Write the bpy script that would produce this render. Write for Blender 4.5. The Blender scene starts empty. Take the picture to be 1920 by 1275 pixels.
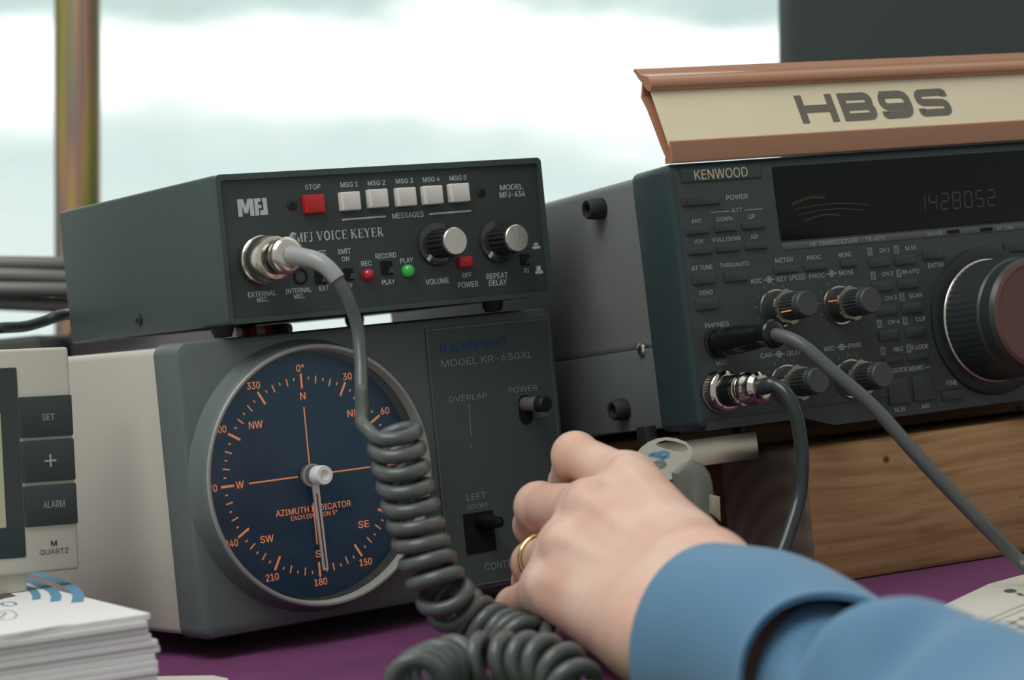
import bpy, bmesh, math, random
import numpy as np
from mathutils import Vector, Matrix
from mathutils.geometry import delaunay_2d_cdt
random.seed(7)
PI = math.pi
SC = bpy.context.scene
COL = SC.collection

# ------------------------------------------------------------------ camera, world, lights, exposure
W, H = 1920, 1275
FPX, PITCH, ROLL = 4496.07, -0.00671, 0.09912
EYE = Vector((0, 0, 0.8783))                  # table top is z = 0.75
_c, _s = math.cos(ROLL), math.sin(ROLL)
_fw = Vector((0, math.cos(PITCH), math.sin(PITCH)))
_up0 = Vector((0, -math.sin(PITCH), math.cos(PITCH)))
_rt0 = Vector((1, 0, 0))
CAM_R = _rt0 * _c - _up0 * _s
CAM_U = _rt0 * _s + _up0 * _c
cam_data = bpy.data.cameras.new('camera')
cam = bpy.data.objects.new('camera', cam_data)
COL.objects.link(cam)
m3 = Matrix((CAM_R, CAM_U, -_fw)).transposed()
cam.matrix_world = Matrix.Translation(EYE) @ m3.to_4x4()
cam_data.sensor_width = 36
cam_data.lens = FPX / W * 36
cam_data.clip_start = 0.02
cam_data.dof.use_dof = True
cam_data.dof.focus_distance = 1.04
cam_data.dof.aperture_fstop = 11.0
SC.camera = cam

SC.view_settings.view_transform = 'Standard'
SC.view_settings.look = 'None'
SC.view_settings.gamma = 1
SC.view_settings.use_curve_mapping = False
SC.view_settings.exposure = 0.0

world = bpy.data.worlds.new('overcast_daylight')
SC.world = world
world.use_nodes = True
nt = world.node_tree
nt.nodes.clear()
def N(t, tp, **kw):
    n = t.nodes.new(tp)
    for k, v in kw.items():
        setattr(n, k, v)
    return n
tc = N(nt, 'ShaderNodeTexCoord')
sep = N(nt, 'ShaderNodeSeparateXYZ')
nt.links.new(tc.outputs['Generated'], sep.inputs[0])
mp = N(nt, 'ShaderNodeMapping')
mp.inputs['Scale'].default_value = (9, 9, 26)
nt.links.new(tc.outputs['Generated'], mp.inputs[0])
nz = N(nt, 'ShaderNodeTexNoise')
nz.inputs['Scale'].default_value = 1.0
nz.inputs['Detail'].default_value = 3
nt.links.new(mp.outputs[0], nz.inputs['Vector'])
# elevation bands of the overcast sky (pale cloud, blue-grey gaps), wobbled by noise
wob = N(nt, 'ShaderNodeMath', operation='MULTIPLY_ADD')
wob.inputs[1].default_value = 0.06
nt.links.new(nz.outputs['Fac'], wob.inputs[0])
vert = N(nt, 'ShaderNodeVectorMath', operation='DOT_PRODUCT')       # the tent and horizon stand plumb; the table leans a little
vert.inputs[1].default_value = (math.sin(ROLL), 0, math.cos(ROLL))
nt.links.new(tc.outputs['Generated'], vert.inputs[0])
nt.links.new(vert.outputs['Value'], wob.inputs[2])
ramp = N(nt, 'ShaderNodeValToRGB')
er = ramp.color_ramp
SKY = [(0.00, (0.80, 0.88, 0.86)), (0.05, (0.88, 0.95, 0.93)), (0.082, (0.82, 0.91, 0.90)), (0.097, (0.76, 0.87, 0.86)), (0.108, (0.88, 0.96, 0.94)), (0.122, (1.5, 1.53, 1.5)), (0.150, (1.6, 1.6, 1.58)), (0.159, (0.64, 0.76, 0.75)), (0.20, (0.64, 0.74, 0.74)), (0.26, (1.5, 1.5, 1.5))]
er.elements[0].position, er.elements[0].color = SKY[0][0], (*SKY[0][1], 1)
er.elements[1].position, er.elements[1].color = SKY[-1][0], (*SKY[-1][1], 1)
for p, c in SKY[1:-1]:
    e = er.elements.new(p)
    e.color = (*c, 1)
nt.links.new(wob.outputs[0], ramp.inputs[0])
# the far side of the tent (behind the camera) is dimmer than the open window side
mr = N(nt, 'ShaderNodeMapRange', interpolation_type='SMOOTHSTEP')
for k, v in (('From Min', -0.25), ('From Max', 0.75), ('To Min', 0.0), ('To Max', 1.0)):
    mr.inputs[k].default_value = v
nt.links.new(sep.outputs['Y'], mr.inputs[0])
mx = N(nt, 'ShaderNodeMix', data_type='RGBA')
mx.inputs[6].default_value = (0.40, 0.42, 0.41, 1)
nt.links.new(mr.outputs[0], mx.inputs[0])
nt.links.new(ramp.outputs[0], mx.inputs[7])
bg = N(nt, 'ShaderNodeBackground')
bg.inputs['Strength'].default_value = 1.0
nt.links.new(mx.outputs[2], bg.inputs[0])
wo = N(nt, 'ShaderNodeOutputWorld')
nt.links.new(bg.outputs[0], wo.inputs[0])

# soft daylight coming down through the tent roof, from above and a little left of the operator
ld = bpy.data.lights.new('roof_daylight', 'AREA')
ld.shape = 'RECTANGLE'
ld.size, ld.size_y = 1.0, 0.9
ld.energy = 14.0
ld.color = (1.0, 0.99, 0.96)
lo = bpy.data.objects.new('roof_daylight', ld)
COL.objects.link(lo)
lo.location = (-0.45, 0.35, 2.1)
lo.rotation_euler = (Vector((0.05, 1.0, 0.8)) - lo.location).to_track_quat('-Z', 'Y').to_euler()

# ------------------------------------------------------------------ pixel <-> place helpers
def ray(px, py):
    """direction (y component = 1 along the optical axis) of the sight line through a pixel of the photograph"""
    return _fw + CAM_R * ((px - W / 2) / FPX) + CAM_U * (-(py - H / 2) / FPX)
def at(px, py, y):
    """point of that sight line at distance y from the eye along world Y"""
    d = ray(px, py)
    return EYE + d * (y / d.y)
def on_z(px, py, z):
    d = ray(px, py)
    return EYE + d * ((z - EYE.z) / d.z)

class Frame:
    """local axes of a box: x along its front, y to its back, z up; origin = front left bottom corner"""
    def __init__(self, o, yaw, tilt=0.0, roll=0.0):
        self.mw = Matrix.Translation(Vector(o)) @ Matrix.Rotation(yaw, 4, 'Z') @ Matrix.Rotation(tilt, 4, 'X') @ Matrix.Rotation(roll, 4, 'Y')
        self.inv = self.mw.inverted()
        self.eye = self.inv @ EYE
    def on(self, px, py, y0=0.0):
        d = self.inv.to_3x3() @ ray(px, py)
        return self.eye + d * ((y0 - self.eye.y) / d.y)
    def side(self, px, py, x0=0.0):
        d = self.inv.to_3x3() @ ray(px, py)
        return self.eye + d * ((x0 - self.eye.x) / d.x)
    def loc(self, p):
        return self.inv @ Vector(p)

ZO = EYE.z
FM = Frame((-0.1164, 0.99918, 0.01119 + ZO), 0.58622)
FK = Frame((-0.13996, 0.99939, -0.11926 + ZO), 0.62696, 0.0056)
FT = Frame((0.0763, 1.03067, -0.0534 + ZO), 0.50107, -0.04202)
MW, MD, MH = 0.16508, 0.1660, 0.06283
KW, KD, KH = 0.19727, 0.19, 0.12521
TW, TD, TH = 0.33, 0.30, 0.1155

# ------------------------------------------------------------------ materials
def lin(c):
    return tuple(((v / 255) / 12.92 if v / 255 <= 0.04045 else ((v / 255 + 0.055) / 1.055) ** 2.4) for v in c)
def mat(name, rgb, rough=0.5, metal=0.0, var=0.0, vscale=40.0, bump=0.0, bscale=300.0, coat=0.0, sss=0.0, emit=0.0, spec=None, rgb2=None, stretch=None, sheen=0.0):
    m = bpy.data.materials.new(name)
    m.use_nodes = True
    t = m.node_tree
    b = t.nodes['Principled BSDF']
    col = (*lin(rgb), 1)
    b.inputs['Base Color'].default_value = col
    b.inputs['Roughness'].default_value = rough
    b.inputs['Metallic'].default_value = metal
    if spec is not None:
        b.inputs['Specular IOR Level'].default_value = spec
    if coat:
        b.inputs['Coat Weight'].default_value = coat
        b.inputs['Coat Roughness'].default_value = 0.06
    if sss:
        b.inputs['Subsurface Weight'].default_value = sss
        b.inputs['Subsurface Radius'].default_value = (0.012, 0.004, 0.0025)
        b.inputs['Subsurface Scale'].default_value = 0.5
    if sheen:
        b.inputs['Sheen Weight'].default_value = sheen
        b.inputs['Sheen Roughness'].default_value = 0.5
    if emit:
        b.inputs['Emission Color'].default_value = col
        b.inputs['Emission Strength'].default_value = emit
    co = None
    if var or bump:
        co = N(t, 'ShaderNodeTexCoord')
        vec = co.outputs['Object']
        if stretch:
            mpp = N(t, 'ShaderNodeMapping')
            mpp.inputs['Scale'].default_value = stretch
            t.links.new(vec, mpp.inputs[0])
            vec = mpp.outputs[0]
    if var:
        n = N(t, 'ShaderNodeTexNoise')
        n.inputs['Scale'].default_value = vscale
        n.inputs['Detail'].default_value = 4
        t.links.new(vec, n.inputs['Vector'])
        r = N(t, 'ShaderNodeMix', data_type='RGBA')
        c2 = lin(rgb2) if rgb2 else tuple(max(0, v * (1 - var)) for v in col[:3])
        c1 = col[:3] if rgb2 else tuple(min(1, v * (1 + var)) for v in col[:3])
        mr_ = N(t, 'ShaderNodeMapRange')
        mr_.inputs['From Min'].default_value = 0.35
        mr_.inputs['From Max'].default_value = 0.65
        t.links.new(n.outputs['Fac'], mr_.inputs[0])
        t.links.new(mr_.outputs[0], r.inputs[0])
        r.inputs[6].default_value = (*c1, 1)
        r.inputs[7].default_value = (*c2, 1)
        t.links.new(r.outputs[2], b.inputs['Base Color'])
    if bump:
        n2 = N(t, 'ShaderNodeTexNoise')
        n2.inputs['Scale'].default_value = bscale
        n2.inputs['Detail'].default_value = 3
        t.links.new(vec, n2.inputs['Vector'])
        bp = N(t, 'ShaderNodeBump')
        bp.inputs['Strength'].default_value = bump
        bp.inputs['Distance'].default_value = 0.0006
        t.links.new(n2.outputs['Fac'], bp.inputs['Height'])
        t.links.new(bp.outputs[0], b.inputs['Normal'])
    return m

def clear_mat(name, ior=1.45, tint=(1, 1, 1), haze=0.0, hazecol=(0.9, 0.95, 0.94), rough=0.03):
    m = bpy.data.materials.new(name)
    m.use_nodes = True
    t = m.node_tree
    t.nodes.clear()
    o = N(t, 'ShaderNodeOutputMaterial')
    tr = N(t, 'ShaderNodeBsdfTransparent')
    tr.inputs[0].default_value = (*tint, 1)
    gl = N(t, 'ShaderNodeBsdfGlossy')
    gl.inputs['Roughness'].default_value = rough
    fr = N(t, 'ShaderNodeFresnel')
    fr.inputs['IOR'].default_value = ior
    mxs = N(t, 'ShaderNodeMixShader')
    t.links.new(fr.outputs[0], mxs.inputs[0])
    t.links.new(tr.outputs[0], mxs.inputs[1])
    t.links.new(gl.outputs[0], mxs.inputs[2])
    last = mxs.outputs[0]
    if haze:
        tl = N(t, 'ShaderNodeBsdfTranslucent')
        tl.inputs[0].default_value = (*hazecol, 1)
        co = N(t, 'ShaderNodeTexCoord')
        n = N(t, 'ShaderNodeTexNoise')
        n.inputs['Scale'].default_value = 5
        n.inputs['Detail'].default_value = 5
        t.links.new(co.outputs['Object'], n.inputs['Vector'])
        mm = N(t, 'ShaderNodeMath', operation='MULTIPLY')
        mm.inputs[1].default_value = haze * 2
        t.links.new(n.outputs['Fac'], mm.inputs[0])
        m2 = N(t, 'ShaderNodeMixShader')
        t.links.new(mm.outputs[0], m2.inputs[0])
        t.links.new(last, m2.inputs[1])
        t.links.new(tl.outputs[0], m2.inputs[2])
        last = m2.outputs[0]
    t.links.new(last, o.inputs[0])
    return m

def wood_mat():
    m = bpy.data.materials.new('rough_sawn_wood')
    m.use_nodes = True
    t = m.node_tree
    b = t.nodes['Principled BSDF']
    b.inputs['Roughness'].default_value = 0.75
    b.inputs['Specular IOR Level'].default_value = 0.2
    co = N(t, 'ShaderNodeTexCoord')
    mp = N(t, 'ShaderNodeMapping')
    mp.inputs['Scale'].default_value = (1.2, 60, 60)
    t.links.new(co.outputs['Object'], mp.inputs[0])
    dn = N(t, 'ShaderNodeTexNoise')
    dn.inputs['Scale'].default_value = 5
    t.links.new(co.outputs['Object'], dn.inputs['Vector'])
    ad = N(t, 'ShaderNodeMixRGB', blend_type='ADD')
    ad.inputs[0].default_value = 1.2
    t.links.new(mp.outputs[0], ad.inputs[1])
    t.links.new(dn.outputs['Color'], ad.inputs[2])
    wv = N(t, 'ShaderNodeTexNoise')
    wv.inputs['Scale'].default_value = 3.4
    wv.inputs['Detail'].default_value = 6
    t.links.new(ad.outputs[0], wv.inputs['Vector'])
    rp = N(t, 'ShaderNodeValToRGB')
    for i, (p, c) in enumerate([(0.30, (136, 104, 72)), (0.46, (158, 122, 86)), (0.60, (170, 134, 97)), (0.72, (146, 112, 78))]):
        e = rp.color_ramp.elements[i] if i < 2 else rp.color_ramp.elements.new(p)
        e.position = p
        e.color = (*lin(c), 1)
    t.links.new(wv.outputs['Fac'], rp.inputs[0])
    # dark dry specks and nail marks
    sp = N(t, 'ShaderNodeTexVoronoi')
    sp.inputs['Scale'].default_value = 55
    t.links.new(co.outputs['Object'], sp.inputs['Vector'])
    sm = N(t, 'ShaderNodeMapRange')
    sm.inputs['From Min'].default_value = 0.06
    sm.inputs['From Max'].default_value = 0.13
    t.links.new(sp.outputs['Distance'], sm.inputs[0])
    mu = N(t, 'ShaderNodeMixRGB', blend_type='MIX')
    mu.inputs[1].default_value = (*lin((86, 60, 40)), 1)
    t.links.new(sm.outputs[0], mu.inputs[0])
    t.links.new(rp.outputs[0], mu.inputs[2])
    t.links.new(mu.outputs[0], b.inputs['Base Color'])
    bp = N(t, 'ShaderNodeBump')
    bp.inputs['Strength'].default_value = 0.5
    bp.inputs['Distance'].default_value = 0.001
    t.links.new(wv.outputs['Fac'], bp.inputs['Height'])
    t.links.new(bp.outputs[0], b.inputs['Normal'])
    return m
def endgrain_mat():
    m = bpy.data.materials.new('weathered_end_grain')
    m.use_nodes = True
    t = m.node_tree
    b = t.nodes['Principled BSDF']
    b.inputs['Roughness'].default_value = 0.9
    co = N(t, 'ShaderNodeTexCoord')
    mp = N(t, 'ShaderNodeMapping')
    mp.inputs['Location'].default_value = (0, -0.01, 0.02)
    t.links.new(co.outputs['Object'], mp.inputs[0])
    wv = N(t, 'ShaderNodeTexWave', wave_type='RINGS', rings_direction='X')
    wv.inputs['Scale'].default_value = 26
    wv.inputs['Distortion'].default_value = 2.5
    wv.inputs['Detail'].default_value = 3
    t.links.new(mp.outputs[0], wv.inputs['Vector'])
    rp = N(t, 'ShaderNodeValToRGB')
    rp.color_ramp.elements[0].color = (*lin((104, 94, 84)), 1)
    rp.color_ramp.elements[1].color = (*lin((122, 110, 98)), 1)
    t.links.new(wv.outputs['Fac'], rp.inputs[0])
    t.links.new(rp.outputs[0], b.inputs['Base Color'])
    return m
def pole_mat():
    """zinc plated steel tube, yellow passivated: irregular iridescent lengthwise bands in the plating itself"""
    m = bpy.data.materials.new('yellow_passivated_steel')
    m.use_nodes = True
    t = m.node_tree
    b = t.nodes['Principled BSDF']
    b.inputs['Metallic'].default_value = 0.7
    b.inputs['Roughness'].default_value = 0.3
    co = N(t, 'ShaderNodeTexCoord')
    mp = N(t, 'ShaderNodeMapping')
    mp.inputs['Scale'].default_value = (1, 1, 0.03)
    t.links.new(co.outputs['Object'], mp.inputs[0])
    n = N(t, 'ShaderNodeTexNoise')
    n.inputs['Scale'].default_value = 130
    n.inputs['Detail'].default_value = 1
    t.links.new(mp.outputs[0], n.inputs['Vector'])
    rp = N(t, 'ShaderNodeValToRGB')
    for i, (p, c) in enumerate([(0.30, (150, 156, 104)), (0.42, (196, 180, 96)), (0.49, (206, 160, 120)), (0.56, (170, 140, 140)), (0.64, (150, 165, 120)), (0.75, (205, 120, 90))]):
        e = rp.color_ramp.elements[i] if i < 2 else rp.color_ramp.elements.new(p)
        e.position = p
        e.color = (*lin(c), 1)
    t.links.new(n.outputs['Fac'], rp.inputs[0])
    t.links.new(rp.outputs[0], b.inputs['Base Color'])
    return m

M = dict(
    keyer=mat('dark_green_grey_paint', (61, 75, 71), 0.42, bump=0.15, bscale=900),
    keyer_panel=mat('charcoal_panel_paint', (53, 63, 61), 0.5, bump=0.1, bscale=900),
    print_white=mat('pale_screen_print', (190, 196, 192), 0.6),
    print_dim=mat('grey_screen_print', (158, 162, 158), 0.6),
    print_gold=mat('pale_gold_print', (190, 172, 140), 0.5),
    print_blue=mat('blue_logo_print', (42, 82, 122), 0.5),
    print_orange=mat('orange_dial_print', (246, 152, 98), 0.5, emit=0.34),  # emission puts the glow of the dial's inner lamp into the print
    print_dark=mat('dark_grey_print', (88, 86, 80), 0.6),
    print_black=mat('black_print', (52, 54, 54), 0.6),
    white_key=mat('white_key_plastic', (222, 218, 210), 0.35),
    red_key=mat('red_key_plastic', (190, 34, 38), 0.4),
    green_lens=mat('lit_green_lens', (50, 150, 72), 0.15, coat=0.6, emit=0.35),
    red_lens=mat('red_lens', (165, 26, 34), 0.12, coat=0.8, emit=0.1),
    black=mat('black_plastic', (28, 32, 32), 0.45),
    black_gloss=mat('glossy_black_plastic', (16, 20, 20), 0.22),
    black_soft=mat('black_rubber', (30, 33, 33), 0.7),
    hole=mat('unlit_cavity', (8, 9, 9), 0.9),
    silver=mat('brushed_aluminium', (214, 208, 196), 0.28, 1.0, bump=0.08, bscale=500, stretch=(1, 12, 1)),
    chrome=mat('nickel_plating', (205, 198, 188), 0.13, 1.0),
    dark_chrome=mat('smoked_nickel', (120, 116, 110), 0.2, 1.0),
    steel=mat('screw_steel', (150, 150, 145), 0.3, 1.0),
    dark_steel=mat('blackened_screw', (62, 66, 66), 0.35, 0.8),
    kenpro=mat('warm_dark_grey_plastic', (94, 104, 102), 0.42, bump=0.12, bscale=1100),
    bezel_edge=mat('dial_rim_plastic', (148, 150, 144), 0.4),
    ken_plate=mat('green_grey_label_plate', (78, 90, 86), 0.5),
    ken_case=mat('beige_grey_enamel', (188, 184, 172), 0.4, bump=0.08, bscale=900),
    ken_line=mat('pale_grey_outline', (125, 135, 131), 0.5),
    dial=mat('dark_navy_dial', (24, 80, 112), 0.4, var=0.12, vscale=22),
    glass=clear_mat('clear_dial_cover', ior=1.22, rough=0.12),
    needle=mat('white_needle', (240, 236, 234), 0.4, emit=0.05),  # faint emission added to brighten the needle under its cover
    needle_red=mat('red_needle_stripe', (150, 40, 44), 0.4),
    hub=mat('white_hub_plastic', (245, 245, 243), 0.35),
    ts_panel=mat('black_textured_panel', (51, 58, 57), 0.5, bump=0.15, bscale=1200),
    ts_bezel=mat('dark_teal_moulding', (40, 57, 59), 0.48, bump=0.1, bscale=1200),
    ts_case=mat('grey_hammered_cover', (112, 116, 113), 0.42, bump=0.25, bscale=900),
    ts_lower=mat('darker_grey_chassis_side', (92, 98, 96), 0.45, bump=0.2, bscale=900),
    ts_key=mat('soft_dark_key', (50, 57, 56), 0.5),
    ts_strip=mat('grey_label_strip', (82, 86, 85), 0.5),
    ts_glass=mat('smoked_display_window', (14, 18, 17), 0.12, spec=0.22),
    seg=mat('dim_display_segment', (74, 74, 60), 0.5, emit=0.01),
    seg_amber=mat('dim_amber_scale', (84, 62, 42), 0.5, emit=0.02),
    knob=mat('ribbed_black_knob', (44, 50, 50), 0.38),
    knob_cap=mat('knob_end_face', (62, 66, 65), 0.5),
    skirt=mat('glossy_smoked_skirt', (52, 54, 53), 0.16, coat=0.5),
    unlit_lamp=mat('unlit_amber_lamp', (150, 104, 66), 0.4),
    bail=mat('polished_bail_steel', (226, 217, 196), 0.34, 1.0),
    plug=mat('satin_nickel', (222, 214, 202), 0.24, 1.0),
    badge=mat('grey_badge_print', (112, 116, 112), 0.6),
    notch=mat('dull_nickel_ring', (150, 144, 130), 0.35, 0.85),
    dial_face=mat('reflection_brown_dial_face', (96, 62, 52), 0.3, var=0.05),  # brown of the reflected surroundings put into the base colour
    sign_brown=mat('brown_pvc_rail', (172, 122, 92), 0.28, coat=0.4),
    sign_cream=mat('cream_card', (226, 214, 182), 0.55, var=0.02, vscale=15),
    sign_ink=mat('grey_sign_lettering', (106, 102, 90), 0.6),
    wood=wood_mat(), wood_end=endgrain_mat(), pole=pole_mat(),
    cloth=mat('purple_felt', (102, 36, 90), 0.85, var=0.1, vscale=18, bump=0.35, bscale=220, rgb2=(88, 30, 78), sheen=0.05),
    table=mat('table_laminate', (140, 120, 95), 0.6),
    cable_grey=mat('grey_cable_pvc', (80, 85, 83), 0.3),
    cable_boot=mat('grey_cable_boot', (150, 152, 150), 0.3),
    cable_dark=mat('dark_cable_pvc', (44, 53, 53), 0.25),
    cable_phone=mat('slate_cable_pvc', (78, 83, 81), 0.4),
    cable_mid=mat('mid_grey_cable_pvc', (118, 118, 114), 0.4),
    skin=mat('skin', (220, 188, 169), 0.45, sss=0.08, var=0.1, vscale=34, rgb2=(212, 166, 146), bump=0.12, bscale=420),
    sleeve=mat('blue_cotton', (80, 124, 156), 0.75, bump=0.25, bscale=1600, sheen=0.25),
    gold=mat('gold_ring', (226, 190, 120), 0.18, 1.0),
    clock_white=mat('warm_white_plastic', (198, 194, 178), 0.4),
    clock_key=mat('dark_slate_key', (48, 58, 56), 0.45),
    lcd=mat('dark_lcd_cover', (50, 56, 54), 0.1),
    lcd_pale=mat('pale_lcd', (176, 176, 146), 0.25),
    paper=mat('white_paper', (226, 226, 224), 0.6, bump=0.08, bscale=60),
    paper_aged=mat('off_white_paper', (206, 203, 190), 0.65),
    blue_ink=mat('blue_ink', (92, 146, 176), 0.6),
    maroon_ink=mat('maroon_ink', (98, 68, 76), 0.6),
    grey_ink=mat('grey_ink', (160, 162, 160), 0.6),
    form_ink=mat('form_line_ink', (166, 166, 158), 0.6),
    board=mat('dark_grey_board', (62, 72, 70), 0.55, var=0.08, vscale=7),
    scuff=mat('pale_scuff', (120, 124, 122), 0.6),
    pane=clear_mat('hazy_window_sheet', haze=0.06, tint=(0.97, 1.0, 0.99)),
    drop=clear_mat('water_drop', tint=(1, 1, 1)),
    tent=mat('tent_canvas', (150, 158, 152), 0.85, bump=0.2, bscale=400),
    floor=mat('trampled_grass_floor', (96, 104, 74), 0.9, var=0.3, vscale=12),
    gadget=mat('olive_grey_plastic', (104, 106, 98), 0.5),
    gadget_pale=mat('beige_plastic', (150, 144, 122), 0.5),
    psu=mat('charcoal_equipment_paint', (60, 62, 60), 0.5),
    psu2=mat('mauve_grey_equipment_paint', (104, 98, 102), 0.5),
    pen_white=mat('white_pen_plastic', (232, 228, 220), 0.3),
    pen_red=mat('red_pen_band', (196, 48, 46), 0.4),
    pen_black=mat('black_pen_band', (40, 44, 46), 0.4),
)

# ------------------------------------------------------------------ object helpers
def thing(name, label, cat, frame=None, loc=None, group=None, mw=None):
    o = bpy.data.objects.new(name, None)
    o.empty_display_size = 0.02
    COL.objects.link(o)
    if frame is not None:
        o.matrix_world = frame.mw
    elif mw is not None:
        o.matrix_world = mw
    else:
        o.location = loc or (0, 0, 0)
    o['label'] = label
    o['category'] = cat
    if group:
        o['group'] = group
    return o
def finish(name, bm, m, parent=None, smooth=35, label=None):
    me = bpy.data.meshes.new(name)
    bmesh.ops.recalc_face_normals(bm, faces=bm.faces[:])
    bm.to_mesh(me)
    bm.free()
    ms = m if isinstance(m, (list, tuple)) else [m]
    for k in ms:
        me.materials.append(M[k] if isinstance(k, str) else k)
    if smooth:
        me.shade_smooth()
        me.set_sharp_from_angle(angle=math.radians(smooth))
    o = bpy.data.objects.new(name, me)
    COL.objects.link(o)
    if parent is not None:
        o.parent = parent
    if label:
        o['label'] = label
    return o
def tag(o, label, cat, group=None):
    o['label'] = label
    o['category'] = cat
    if group:
        o['group'] = group
    return o
def struct(o):
    o['kind'] = 'structure'
    return o

def BM():
    return bmesh.new()
def add_box(bm, x0, x1, y0, y1, z0, z1, bev=0.0, seg=2, mi=0, mx=None):
    r = bmesh.ops.create_cube(bm, size=1)
    vs = r['verts']
    for v in vs:
        v.co = Vector((x0 + (v.co.x + .5) * (x1 - x0), y0 + (v.co.y + .5) * (y1 - y0), z0 + (v.co.z + .5) * (z1 - z0)))
    fs = list({f for v in vs for f in v.link_faces})
    if bev:
        es = list({e for v in vs for e in v.link_edges})
        q = bmesh.ops.bevel(bm, geom=es, offset=bev, segments=seg, profile=0.5, affect='EDGES')
        fs = list({f for f in q['faces']} | {f for f in fs if f.is_valid})
        vs = list({v for f in fs for v in f.verts})
    for f in fs:
        f.material_index = mi
    if mx is not None:
        bmesh.ops.transform(bm, matrix=mx, verts=vs)
    return vs
def basis(axis):
    a = Vector(axis).normalized()
    h = Vector((0, 0, 1)) if abs(a.z) < 0.9 else Vector((1, 0, 0))
    u = a.cross(h).normalized()
    return a, u, a.cross(u).normalized()
def add_lathe(bm, o, axis, prof, n=40, mi=0, ribs=0, ribamp=0.0, ribsel=None, cap0=True, cap1=True):
    """prof: list of (radius, distance along axis)"""
    a, u, w = basis(axis)
    o = Vector(o)
    rings = []
    for k, (r, t) in enumerate(prof):
        if r < 1e-7:
            rings.append([bm.verts.new(o + a * t)])
            continue
        ring = []
        for i in range(n):
            th = 2 * PI * i / n
            rr = r
            if ribs and (ribsel is None or k in ribsel):
                rr = r * (1 + ribamp * (0.5 if (i * ribs // n * 2 + (i * ribs * 2 // n)) % 2 else -0.5)) if n >= 4 * ribs else r + ribamp * r * 0.5 * math.cos(ribs * th)
            ring.append(bm.verts.new(o + a * t + (u * math.cos(th) + w * math.sin(th)) * rr))
        rings.append(ring)
    for A, B in zip(rings, rings[1:]):
        if len(A) == 1 and len(B) == 1:
            continue
        for i in range(n):
            j = (i + 1) % n
            if len(A) == 1:
                f = bm.faces.new((A[0], B[i], B[j]))
            elif len(B) == 1:
                f = bm.faces.new((A[i], A[j], B[0]))
            else:
                f = bm.faces.new((A[i], A[j], B[j], B[i]))
            f.material_index = mi
    if cap0 and len(rings[0]) > 1:
        bm.faces.new(rings[0]).material_index = mi
    if cap1 and len(rings[-1]) > 1:
        bm.faces.new(rings[-1]).material_index = mi
def catmull(pts, per=12):
    P = [Vector(p) for p in pts]
    P = [P[0] * 2 - P[1]] + P + [P[-1] * 2 - P[-2]]
    out = []
    for i in range(1, len(P) - 2):
        for k in range(per):
            t = k / per
            a, b, c, d = P[i - 1], P[i], P[i + 1], P[i + 2]
            out.append(0.5 * ((2 * b) + (c - a) * t + (2 * a - 5 * b + 4 * c - d) * t * t + (3 * b - a - 3 * c + d) * t ** 3))
    out.append(P[-2].copy())
    return out
def frames(pts):
    T = [(pts[min(i + 1, len(pts) - 1)] - pts[max(i - 1, 0)]).normalized() for i in range(len(pts))]
    _, u, _ = basis(T[0])
    U = []
    for t in T:
        u = (u - t * u.dot(t)).normalized()
        U.append(u.copy())
    return T, U
def add_tube(bm, pts, r, n=12, mi=0, cap=True):
    pts = [Vector(p) for p in pts]
    T, U = frames(pts)
    rr = r if callable(r) else (lambda t: r)
    L = len(pts) - 1
    prev = None
    for i, p in enumerate(pts):
        v = T[i].cross(U[i])
        rad = rr(i / L)
        ring = [bm.verts.new(p + (U[i] * math.cos(2 * PI * k / n) + v * math.sin(2 * PI * k / n)) * rad) for k in range(n)]
        if prev:
            for k in range(n):
                bm.faces.new((prev[k], prev[(k + 1) % n], ring[(k + 1) % n], ring[k])).material_index = mi
        elif cap:
            bm.faces.new(ring[::-1]).material_index = mi
        prev = ring
    if cap:
        bm.faces.new(prev).material_index = mi
def helix(path, r, pitch, per=26, phase=0.0, lean=None):
    """coil wound round a smooth path; lean tips the turns out of square to the path, as a sagging coil does"""
    L = [0.0]
    for a, b in zip(path, path[1:]):
        L.append(L[-1] + (b - a).length)
    T, U = frames(path)
    n = int(L[-1] / abs(pitch) * per)
    out = []
    j = 0
    for i in range(n + 1):
        s = L[-1] * i / n
        while j < len(L) - 2 and L[j + 1] < s:
            j += 1
        t = (s - L[j]) / max(1e-9, L[j + 1] - L[j])
        p = path[j].lerp(path[j + 1], t)
        tt = T[j].lerp(T[j + 1], t).normalized()
        if lean is not None:
            tt = (tt + lean(s / L[-1])).normalized()
        u = U[j].lerp(U[j + 1], t)
        u = (u - tt * u.dot(tt)).normalized()
        v = tt.cross(u)
        th = phase + 2 * PI * s / pitch
        out.append(p + (u * math.cos(th) + v * math.sin(th)) * r)
    return out
def add_prism(bm, poly, fn, d0, d1, mi=0):
    """polygon (2-D points) extruded from d0 to d1; fn(a, b, d) -> 3-D point"""
    A = [bm.verts.new(fn(a, b, d0)) for a, b in poly]
    B = [bm.verts.new(fn(a, b, d1)) for a, b in poly]
    n = len(poly)
    bm.faces.new(A).material_index = mi
    bm.faces.new(B[::-1]).material_index = mi
    for i in range(n):
        bm.faces.new((A[i], B[i], B[(i + 1) % n], A[(i + 1) % n])).material_index = mi
def rrect(x0, x1, z0, z1, r, n=5):
    pts = []
    for cx, cz, a0 in ((x1 - r, z1 - r, 0), (x0 + r, z1 - r, 90), (x0 + r, z0 + r, 180), (x1 - r, z0 + r, 270)):
        for k in range(n + 1):
            a = math.radians(a0 + 90 * k / n)
            pts.append((cx + r * math.cos(a), cz + r * math.sin(a)))
    return pts
XZ = lambda a, b, d: Vector((a, d, b))
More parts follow.
